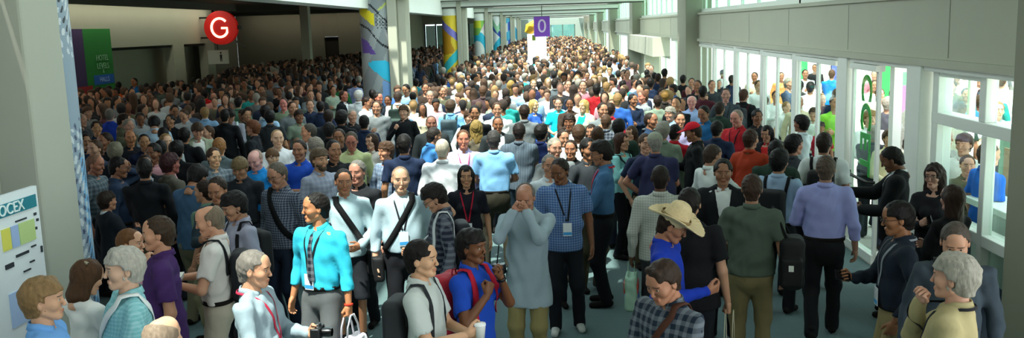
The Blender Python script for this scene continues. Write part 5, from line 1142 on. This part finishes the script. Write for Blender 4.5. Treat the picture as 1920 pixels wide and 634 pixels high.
# ---------------------------------------------------------------- placing the crowd
CN = dict(black=('#131519', 'black'), maroon=('#4a1f28', 'maroon'), brown=('#3c2e26', 'dark brown'), charcoal=('#2c3034', 'charcoal'), grey=('#6c7274', 'grey'), olive=('#5c5c48', 'olive'), palegrey=('#a9b0b2', 'pale grey'), lilac=('#8c86a8', 'lilac'),
    darkgreen=('#26382f', 'dark green'), pink=('#c49488', 'salmon pink'), lightblue=('#86acd0', 'light blue'), teal=('#1f8c86', 'teal'), paleblue=('#9cc0dc', 'pale blue'), blue=('#2f5fae', 'mid-blue'), slate=('#4a5a70', 'slate blue'), navy=('#1a2740', 'navy'),
    green=('#25753f', 'green'), bluewhite=('#9aa8d8', 'blue and white'), palegreen=('#a4b4a0', 'pale green'), white=('#e2e4e2', 'white'), sage=('#7a8a78', 'sage'), pinkshirt=('#c8949c', 'pink'), lime=('#86cc40', 'lime'), indigo=('#2c2c50', 'indigo'),
    rose=('#a86c78', 'dusty rose'), palepink=('#e0c4cc', 'pale pink'), red=('#a81c24', 'red'), yellowgreen=('#c0bc86', 'straw yellow'), crimson=('#96182c', 'crimson'), blackwhite=('#2c3440', 'black and white'), orangered=('#d8402c', 'orange-red'), royal=('#2450b8', 'royal blue'),
    denim=('#3c6898', 'denim blue'), darkgrey=('#44464e', 'dark grey'), beige=('#d0c4a4', 'beige'), mint=('#bfe0d4', 'mint'), azure=('#1c80dc', 'azure'), orange=('#d88a50', 'orange'))
HC = dict(k=(BK, 'black-haired'), d=(DB, 'dark-haired'), b=('#4a3424', 'brown-haired'), l=('#94744a', 'fair-haired'), g=('#8c877c', 'grey-haired'), z=('#5c4c40', 'balding'), r=('#7c2c24', 'red-haired'))
SK = dict(k=('#9a6a4c', '#a87858', '#7c5038'), d=('#b07e62', '#a87458', '#8c5c42'), b=('#c4947a', '#b8866a'), l=('#d8ac8e', '#cc9c7e'), g=('#c08e76', '#b8866e'), z=('#c4907a', '#b07a62'), r=('#d8a890',))
R_ = random.Random(11)
def facing_word(f):
    f = (f + 180) % 360 - 180; a = abs(f)
    return 'facing the camera' if a < 45 else 'back turned' if a > 135 else 'facing right' if f > 0 else 'facing left'
POSES = [dict(R='down', L='down'), dict(R='phone', L='down'), dict(R='down', L='fold'), dict(R='waist', L='down'), dict(R='phone', L='phonelow'), dict(R='hip', L='down'), dict(R='pocket', L='down'), dict(R='strap', L='down')]
def generic(code, px, py, face, colr, hcode, pose, far):
    fem = pose == 'w'; hc, hw = HC[hcode]
    hs = ('long' if R_.random() < .6 else 'bob') if fem else 'balding' if hcode == 'z' else R_.choice(['short', 'thick', 'short', 'fringe'])
    if far: hs = 'long' if fem else 'short' if hcode != 'z' else 'balding'
    pi = {'p': 1, 't': 7, 's': R_.choice([0, 3, 6, 2] if not far else [0, 1, 2]), 'w': R_.choice([0, 3])}[pose]
    sp = dict(POSES[pi]); sp.update(hair=hs, sex='f' if fem else 'm', seed=R_.choice([1, 2]) if not far else 1, sleeve=R_.choice(['long', 'short']) if not far else 'long', tuck=False if (far or R_.random() < .5) else True, hp=15 if pose == 'p' else 0)
    if far: sp['collar'] = False
    lk = dict(topc=CN[colr][0], hairc=hc, skin=R_.choice(SK[hcode]), botc=R_.choice(['#1c2026', '#23293a', '#15161a', '#5c5440', '#2c3444']), pat='check' if colr == 'blackwhite' else '')
    return dict(px=px, py=py, face=face, spec=sp, look=lk, h=R_.uniform(1.68, 1.84) if not fem else R_.uniform(1.58, 1.7), label=None, lm=None, items=(), words=(hw, 'woman' if fem else 'man', CN[colr][1], facing_word(face)), out=code == 'o')
PEOPLE = list(HEROES)
for p in PEOPLE: p['out'] = p['px'] > 1830 and p['py'] < 300
for code, txt in (('m', MID), ('o', OUT)):
    for tok in txt.replace('\n', ';').split(';'):
        t = tok.split()
        if len(t) == 6: PEOPLE.append(generic(code, int(t[0]), int(t[1]), int(t[2]), t[3], t[4], t[5], int(t[1]) < 185 or (code == 'o' and int(t[1]) < 150)))
def locate(p):
    q = at(p['px'], p['py'], z=p['h']); p['x'], p['y'] = q[0], q[1]
for p in PEOPLE: p['h0'] = p['h']; locate(p); p['hero'] = p['label'] is not None
# people never share a spot: trade height for distance along the line of sight
for it in range(120):
    moved = 0
    order = sorted(PEOPLE, key=lambda p: p['y'])
    for i, a in enumerate(order):
        for b in order[i + 1:]:
            if b['y'] - a['y'] > .6: break
            dx, dy = a['x'] - b['x'], a['y'] - b['y']; need = .52 + .6 * (a['spec'].get('fat', 0) + b['spec'].get('fat', 0))
            if dx * dx + dy * dy < need * need:
                near, far_ = (a, b) if a['y'] < b['y'] else (b, a); st = .008 * max(.35, min(1, 8 / near['y']))
                if near['h'] < 1.92: near['h'] += st * (.5 if near['hero'] and near['y'] < 14 else 1)
                if far_['h'] > 1.50: far_['h'] -= st * (.5 if far_['hero'] and far_['y'] < 14 else 1)
                locate(near); locate(far_); moved += 1
    if not moved: break
SOLIDS = [(-5.3, 24.0, -3.9, 25.3), (-5.1, 40, -3.9, 41.2), (-5.1, 56, -3.9, 57.2), (-5.1, 72, -3.9, 73.2), (-5.1, 88, -3.9, 89), (-5.1, 104, -3.9, 105), (-5.9, 7.3, -4.2, 9.1), (3.4, 24.8, 4.4, 26.7), (3.4, 41.8, 4.4, 43.8), (-13.7, 47.8, -12.9, 48.7), (-1.6, 41.6, .3, 42.9), (3.2, 30.9, 4, 42), (-7, 61.9, -6.1, 62.3), (-11.4, 61.4, -11, 76)]
def blocked(x, y, m=.32): return any(a - m < x < c + m and b - m < y < d + m for a, b, c, d in SOLIDS)
for p in PEOPLE:
    for _ in range(60):
        bad = blocked(p['x'], p['y'], .22) or (not p['out'] and p['x'] > 3.62) or (p['out'] and p['x'] < 4.4)
        if not bad: break
        if p['out']: p['h'] -= .01
        else: p['h'] += .01 if p['x'] > 3 else (-.01 if not (p['x'] > -5.3 and p['x'] < -4.2 and p['y'] > 20 and p['y'] < 24.6) else .01)
        locate(p)
    p['h'] = min(max(p['h'], 1.42), 2.0); 
    if p['out'] and p['x'] < 4.4: p['x'] = 4.4 + R_.random() * .3
    elif not p['out'] and p['x'] > 3.62: p['x'] = 3.6
for it in range(80):
    moved = 0; order = sorted(PEOPLE, key=lambda p: p['y'])
    for i, a in enumerate(order):
        for b in order[i + 1:]:
            if b['y'] - a['y'] > .5: break
            dx, dy = a['x'] - b['x'], a['y'] - b['y']; d = math.hypot(dx, dy)
            if d < .46:
                for q, s in ((a, 1), (b, -1)):
                    if q['hero'] and q['y'] < 10 and not (a['hero'] and b['hero']): continue
                    q['x'] += s * (.01 if dx > 0 else -.01); q['y'] += s * (.015 if dy > 0 else -.015)
                moved += 1
    if not moved: break
for i, a in enumerate(PEOPLE):
    for b in PEOPLE[i + 1:]:
        d = math.hypot(a['x'] - b['x'], a['y'] - b['y'])
        if d < .43: pass; (d, a['px'], a['py'], b['px'], b['py'], round(a['h'], 2), round(b['h'], 2))
# fill the floor further back
taken = {}
def cellk(x, y): return (int(x // .55), int(y // .55))
for p in PEOPLE: taken.setdefault(cellk(p['x'], p['y']), []).append((p['x'], p['y']))
def free(x, y, d):
    cx, cy = cellk(x, y)
    for i in (-1, 0, 1):
        for j in (-1, 0, 1):
            for a, b in taken.get((cx + i, cy + j), ()):
                if (a - x) ** 2 + (b - y) ** 2 < d * d: return False
    return True
FILL = []
PAL_DARK = 'black black charcoal navy navy slate grey brown maroon darkgreen black palegrey lightblue olive'.split()
PAL_LIGHT = 'white white white paleblue white white palegrey grey charcoal black navy lightblue paleblue brown beige pinkshirt teal olive sage navy white blue palepink'.split()
def try_fill(x, y):
    if blocked(x, y) or not free(x, y, .54): return
    h = R_.uniform(1.6, 1.84); px, py, dd = proj((x, y, h))
    if py > 205 or px < 145 or px > 1330: return
    if px < 670 and py < np.interp(px, [150, 330, 400, 440, 520, 670], [165, 150, 136, 122, 113, 98]): return
    # never in front of someone transcribed from the photo
    for p in PEOPLE:
        if p['y'] > y and abs(p['px'] - px) < 1687 * .14 / y + 1687 * .1 / p['y'] and -4 < p['py'] - py < 1687 * .22 / y and p['y'] < 40: return
    taken.setdefault(cellk(x, y), []).append((x, y)); dark = x < -5.3
    FILL.append(dict(px=px, py=py, x=x, y=y, h=h, face=R_.choice([180, 180, 170, -165, 0, 5, -10, 180, 0, 10, -20, 60, -60, 90, -90]), col=R_.choice(PAL_DARK if dark else PAL_LIGHT), hc=R_.choice('kkkddddbbbg' if dark else 'kkkddbbbllgz'), dark=dark))
for _ in range(9000):
    y = 17 + 100 * R_.random() ** 1.25; try_fill(R_.uniform(-3.9, 3.1), y)
for _ in range(9000): try_fill(R_.uniform(-16.6, -5.8), R_.uniform(17, 61.4))
for _ in range(1200): try_fill(R_.uniform(-10.7, -5.8), R_.uniform(61.4, 75.4))
_drop = sorted([p for p in PEOPLE if not p['hero']], key=lambda p: -p['y'])[:max(0, len(PEOPLE) - 298)]
for p in _drop:
    PEOPLE.remove(p)
FILL.sort(key=lambda f: f['y'])
NSINGLE = 300 - len(PEOPLE)
print('people', len(PEOPLE), 'fill', len(FILL), 'single fill', NSINGLE)
for f in FILL[:max(NSINGLE, 0)]:
    g = generic('m', f['px'], f['py'], f['face'], f['col'], f['hc'], 's', True); g.update(x=f['x'], y=f['y'], h=f['h'], hero=False, out=False, fill=True); PEOPLE.append(g)
# ---- items held or worn: things of their own
def place_items(p, G, loc, yaw, sc):
    who = p['lm'] or 'the person'
    for it in p['items']:
        k = it[0]; o = None
        if k == 'hairclip':
            T = G['_head']; v, f = tube([T(V3(x, -.085 + .03 * abs(x) * 8, .105 - 1.5 * x * x)) for x in np.linspace(-.07, .07, 9)], .011, 6); o = part('hair_clip', (v, f), plain('clip_tortoise', '#a89c86', .35, var=.3, sc=40), None)
            tag(o, 'pale hair clip on the brown-haired woman in the white cardigan', 'hair clip')
        elif k == 'messenger':
            o = t_messenger(G, it[1], it[2], w=it[3] if len(it) > 3 else .058); tag(o, 'shoulder bag with diagonal strap worn by ' + who, 'bag')
        elif k == 'slim':
            o = t_slim(G, it[1], it[2] if len(it) > 2 else it[1]); tag(o, 'backpack with thin straps worn by ' + (p['lm'] or 'the ' + ' '.join(p['label'].split()[:4])), 'backpack')
        elif k == 'backpack': o = t_backpack(G, it[1], it[2]); tag(o, {'#a8182e': 'red backpack', '#2e4038': 'dark green backpack', '#20242a': 'black backpack', '#2a2e34': 'dark backpack with pale straps', '#3f5058': 'grey rucksack'}[it[1]] + ' worn by ' + (p['lm'] or 'the ' + ' '.join(p['label'].split()[:6])), 'backpack')
        elif k == 'sidepack':
            S = G['_S']; F = Field((.1, -.3, .72), (.52, .24, 1.4), .013); F.rbox((.33, -.02, 1.02), (.10, .14, .22), .06, .01); F.rbox((.33, -.17, .96), (.08, .03, .12), .02, .01); F.noise(.005, 1, 3)
            v, f = F.mesh(); o = part('shoulder_bag', (v, f), plain('bag_black', '#0d0e10', .7), None)
            part('bag_strap', tube([(.33, .08, 1.2), (.25, .05, 1.36), (.17, .02, 1.475), (.2, -.06, 1.43), (.3, -.1, 1.2)], .012), M_cloth(), o, '#0d0e10'); part('white_tag', mb([((.30, -.206, .98), (.34, -.2, 1.03))]), white, o, smooth=False)
            tag(o, 'bulky black bag hanging from the shoulder of ' + who, 'bag')
        elif k == 'camera': o = t_camera(G, it[1]); tag(o, 'black camera in the hand of the grey-haired man in blue-grey shirt', 'camera')
        elif k == 'hipcam':
            F = Field((.12, -.1, .85), (.4, .2, 1.12), .01); F.rbox((.25, .06, .98), (.06, .04, .045), .012, .004); v, f = F.mesh(); o = part('camera', (v, f), plain('camera_black', '#101113', .4), None)
            part('lens', tube([(.25, .09, .98), (.25, .15, .975), (.25, .17, .97)], [.036, .04, .032], 14), plain('lens_black', '#08090b', .2), o); part('camera_strap', tube([(.27, .05, 1.02), (.24, .07, 1.2), (.14, .06, 1.44), (.08, -.02, 1.5)], .006), M_cloth(), o, '#0d0e10')
            tag(o, 'black camera hanging at the hip of the photographer in pale grey', 'camera')
        elif k == 'cup': o = t_cup(G, it[1]); tag(o, 'white paper cup held by the black-haired man in pale grey', 'cup')
        elif k == 'box': o = t_box(G, it[1], it[2]); tag(o, 'white booklet in the hands of the balding man in white polo', 'booklet')
        elif k == 'phone': o = t_phone(G, it[1]); tag(o, 'black phone held out by ' + who, 'phone')
        elif k == 'tote':
            if it[3] == 'print': o = t_tote(G, it[1], it[2], .40, .34, 'carrier_bag', .2, [(.06, -.09, .07, .05, '#c43ca4'), (-.07, .02, .04, .08, '#cfd4dc'), (.02, .1, .09, .03, '#e8a0d0')]); tag(o, 'white carrier bag with magenta print held by the turquoise-shirted man', 'bag')
            elif it[2] == '#8fb09a': o = t_tote(G, it[1], it[2], .34, .3, 'carrier_bag', .12, [(.0, .05, .1, .05, '#b84a3c'), (.05, -.07, .08, .04, '#4a6cc0')]); tag(o, 'colourful carrier bag beside the shaved-headed man in checked shirt', 'bag')
            else: o = t_tote(G, it[1], it[2], .40, .36, 'tote_bag', .3); tag(o, 'natural canvas tote bag hanging from the black T-shirted man\'s hand', 'bag')
        if o is not None: place(o, loc, yaw, sc)
def t_slim(G, col, col2):
    S = G.get('_J') or G['_S']; yb = min([S.y_at(x, z, -1) or 0 for x in (-.08, 0, .08) for z in (1.1, 1.25)])
    F = Field((-.2, yb - .24, .88), (.2, yb + .05, 1.48), .014); F.rbox((0, yb - .075, 1.17), (.14, .07, .2), .05, .02); v, f = F.mesh()
    root = part('backpack', (v, f), plain('pack_' + col.strip('#'), col, .75, var=.12), None)
    for s in (-1, 1): part('shoulder_strap', shoulder_strap(S, s * .12, (s * .14, 1.1), (s * .09, 1.2), .034, .007), M_cloth(), root, col2)
    return root
def x_redband(root, G, look):
    for s, S, E, W, hd, th, hp in G['_arms']:
        if s < 0:
            u = unit(W - E); a = unit(np.cross(u, (0, .3, 1))); b = np.cross(u, a); c = W + u * .005
            part('wristband', ribbon([c + .031 * (a * math.cos(t) + b * math.sin(t)) for t in np.linspace(0, 6.2832, 15)[:-1]], [a * math.cos(t) + b * math.sin(t) for t in np.linspace(0, 6.2832, 15)[:-1]], .02, .004, True), M_cloth(), root, '#d8402c')
EXTRA['redband'] = x_redband
# ---- labels
LMS = [(p['px'], p['py'], p['lm']) for p in PEOPLE if p['lm']] + [(170, 120, 'the green banner'), (415, 52, 'the round red sign'), (712, 140, 'the tall painted column'), (849, 95, 'the yellow painted column'), (903, 85, 'the lime painted column'), (1007, 90, 'the white totem'), (1290, 120, 'the grey pillar'), (578, 95, 'the slim aisle pillar')]
OUTLM = [(1856, 300, 'the bright-blue polo man'), (1660, 200, 'the black-suit man'), (1361, 165, 'the charcoal-hoodie man'), (1395, 166, 'the black-jacket man'), (1502, 214, 'the door post'), (1620, 220, 'the green lettering')]
used = set(p['label'] for p in PEOPLE if p['label'])
def rel(p, lm):
    dx, dy = p['px'] - lm[0], p['py'] - lm[1]
    if abs(dx) > abs(dy) * 1.3: d = 'left of' if dx < 0 else 'right of'; n = abs(dx)
    else: d = 'behind' if dy < 0 else 'in front of'; n = abs(dy)
    return d, n
def autolabel(p):
    hw, sex, cw, fw = p['words']
    src = OUTLM if p['out'] else LMS
    cand = sorted(src, key=lambda l: math.hypot(p['px'] - l[0], 2.2 * (p['py'] - l[1])))[:9 if not p['out'] else 6]
    base = [hw, sex, 'in', cw, 'top,', fw + ',']
    def wc(s): return len(s.split())
    for extra in ('', 'just ', 'well ', 'far '):
        for lm in cand:
            d, n = rel(p, lm)
            if extra == 'just ' and n > 60: continue
            if extra in ('well ', 'far ') and n < 30: continue
            l = ' '.join(base) + ' ' + (('outside, ') if p['out'] else '') + extra + d + ' ' + lm[2]
            if wc(l) <= 16 and l not in used: used.add(l); return l
    for a in range(len(cand)):
        for b in range(a + 1, len(cand)):
            l = '%s %s in %s between %s and %s' % (hw, sex, cw, cand[a][2], cand[b][2])
            if wc(l) <= 16 and l not in used: used.add(l); return l
    return ' '.join(base) + ' ' + rel(p, cand[0])[0] + ' ' + cand[0][2]
for p in sorted(PEOPLE, key=lambda p: -p['py']):
    if not p['label']: p['label'] = autolabel(p)
# ---- build
import time as _t; _t0 = _t.time()
for p in PEOPLE:
    D_ = math.hypot(p['x'], p['y']); hpx = 1687 * .24 / D_
    hb, hh = (.011, .0052) if hpx > 44 else (.015, .0075) if hpx > 26 else (.021, .0105) if hpx > 15 else (.028, .014)
    if not p['hero'] and hpx <= 44: hb, hh = max(hb, .017), max(hh, .0085)
    to_cam = math.atan2(-p['y'], -p['x']); yaw = to_cam + math.radians(p['face']) - math.pi / 2   # face 90 turns to the right in the picture
    key = None if (p['hero'] and (p['items'] or p['spec'].get('extras'))) else (tmpl_key(p['spec']), hb, p['look'].get('pat', ''))
    if key in _tmpl and key is not None:
        src, top = _tmpl[key]; root = copy_tree(src)
        names = {'shirt': 'topc', 'jacket': 'jackc', 'hair': 'hairc', 'beard': 'hairc', 'trousers': 'botc', 'shorts': 'botc'}
        root.color = hexc(p['look'].get('skin', '#b98a6c'))
        def recolor(o):
            for c in o.children:
                n = c.name.split('.')[0]
                if n in names and names[n] in p['look']: c.color = hexc(p['look'][names[n]])
                if n == 'collar': c.color = hexc(p['look'].get('topc', '#888888'))
                recolor(c)
        recolor(root); G = None
    else:
        root, G = build_person(p['spec'], p['look'], hb, hh); top = G['_top']
        if key is not None: _tmpl[key] = (root, top)
    for o in [root]:
        if 'group' in o: del o['group']
        tag(o, p['label'], 'person', 'crowd outside the doors' if p['out'] else 'crowd in the hall')
    sc = p['h'] / (top if 'lean' not in p['spec'] else top); sc = min(sc, 1.12)
    place(root, (p['x'], p['y'], 0), yaw, sc)
    if G is not None: place_items(p, G, (p['x'], p['y'], 0), yaw, sc)
print('crowd built in', round(_t.time() - _t0, 1), 's; templates', len(_tmpl))
# ---- the rest of the crowd: one mesh nobody could count
def far_mesh():
    var = []
    for sp in (dict(R='down', L='down'), dict(R='phone', L='down'), dict(R='fold', L='fold'), dict(sex='f', R='down', L='waist', hair='long')):
        s = dict(hair='short' if sp['R'] == 'phone' else 'thick', tuck=False, collar=False); s.update(sp); G = person_geo(s, .062, .034); parts = []
        for k, mi in (('person', 0), ('shirt', 1), ('trousers', 2), ('hair', 3)):
            v, f = G[k][0], np.asarray(G[k][1]); parts.append((v, f, mi))
        V, F, M = join(parts); var.append((V, np.concatenate(F), M, G['_top']))
    rs = FILL[max(NSINGLE, 0):]; AV, AF, AM, AC = [], [], [], []; o = 0
    for f in rs:
        V, F, M, top = R_.choice(var); to_cam = math.atan2(-f['y'], -f['x']); yaw = to_cam + math.radians(f['face']) - math.pi / 2
        W = (V * (f['h'] / top)) @ rotz(yaw).T + V3(f['x'], f['y'], 0); AV.append(W); AF.append(F + o); o += len(V)
        cols = [hexc(R_.choice(SK[f['hc']])), hexc(CN[f['col']][0]), hexc('#1f242c'), hexc(HC[f['hc']][0])]; AC.append(np.array(cols)[M])
    AV = np.concatenate(AV); AF = np.concatenate(AF); AC = np.concatenate(AC)
    b = NB('crowd_clothes'); a = b.n('ShaderNodeAttribute'); a.attribute_name = 'tone'; b.col(a.outputs['Color']); b.set(Roughness=.85)
    me = mesh_np('distant_crowd', AV, AF, [b.m]); at_ = me.attributes.new('tone', 'FLOAT_COLOR', 'FACE'); at_.data.foreach_set('color', AC.astype(np.float32).ravel())
    ob = newobj('distant_crowd', me); tag(ob, 'tightly packed distant crowd filling the far end of the hall and aisle', 'crowd', kind='stuff')
far_mesh()
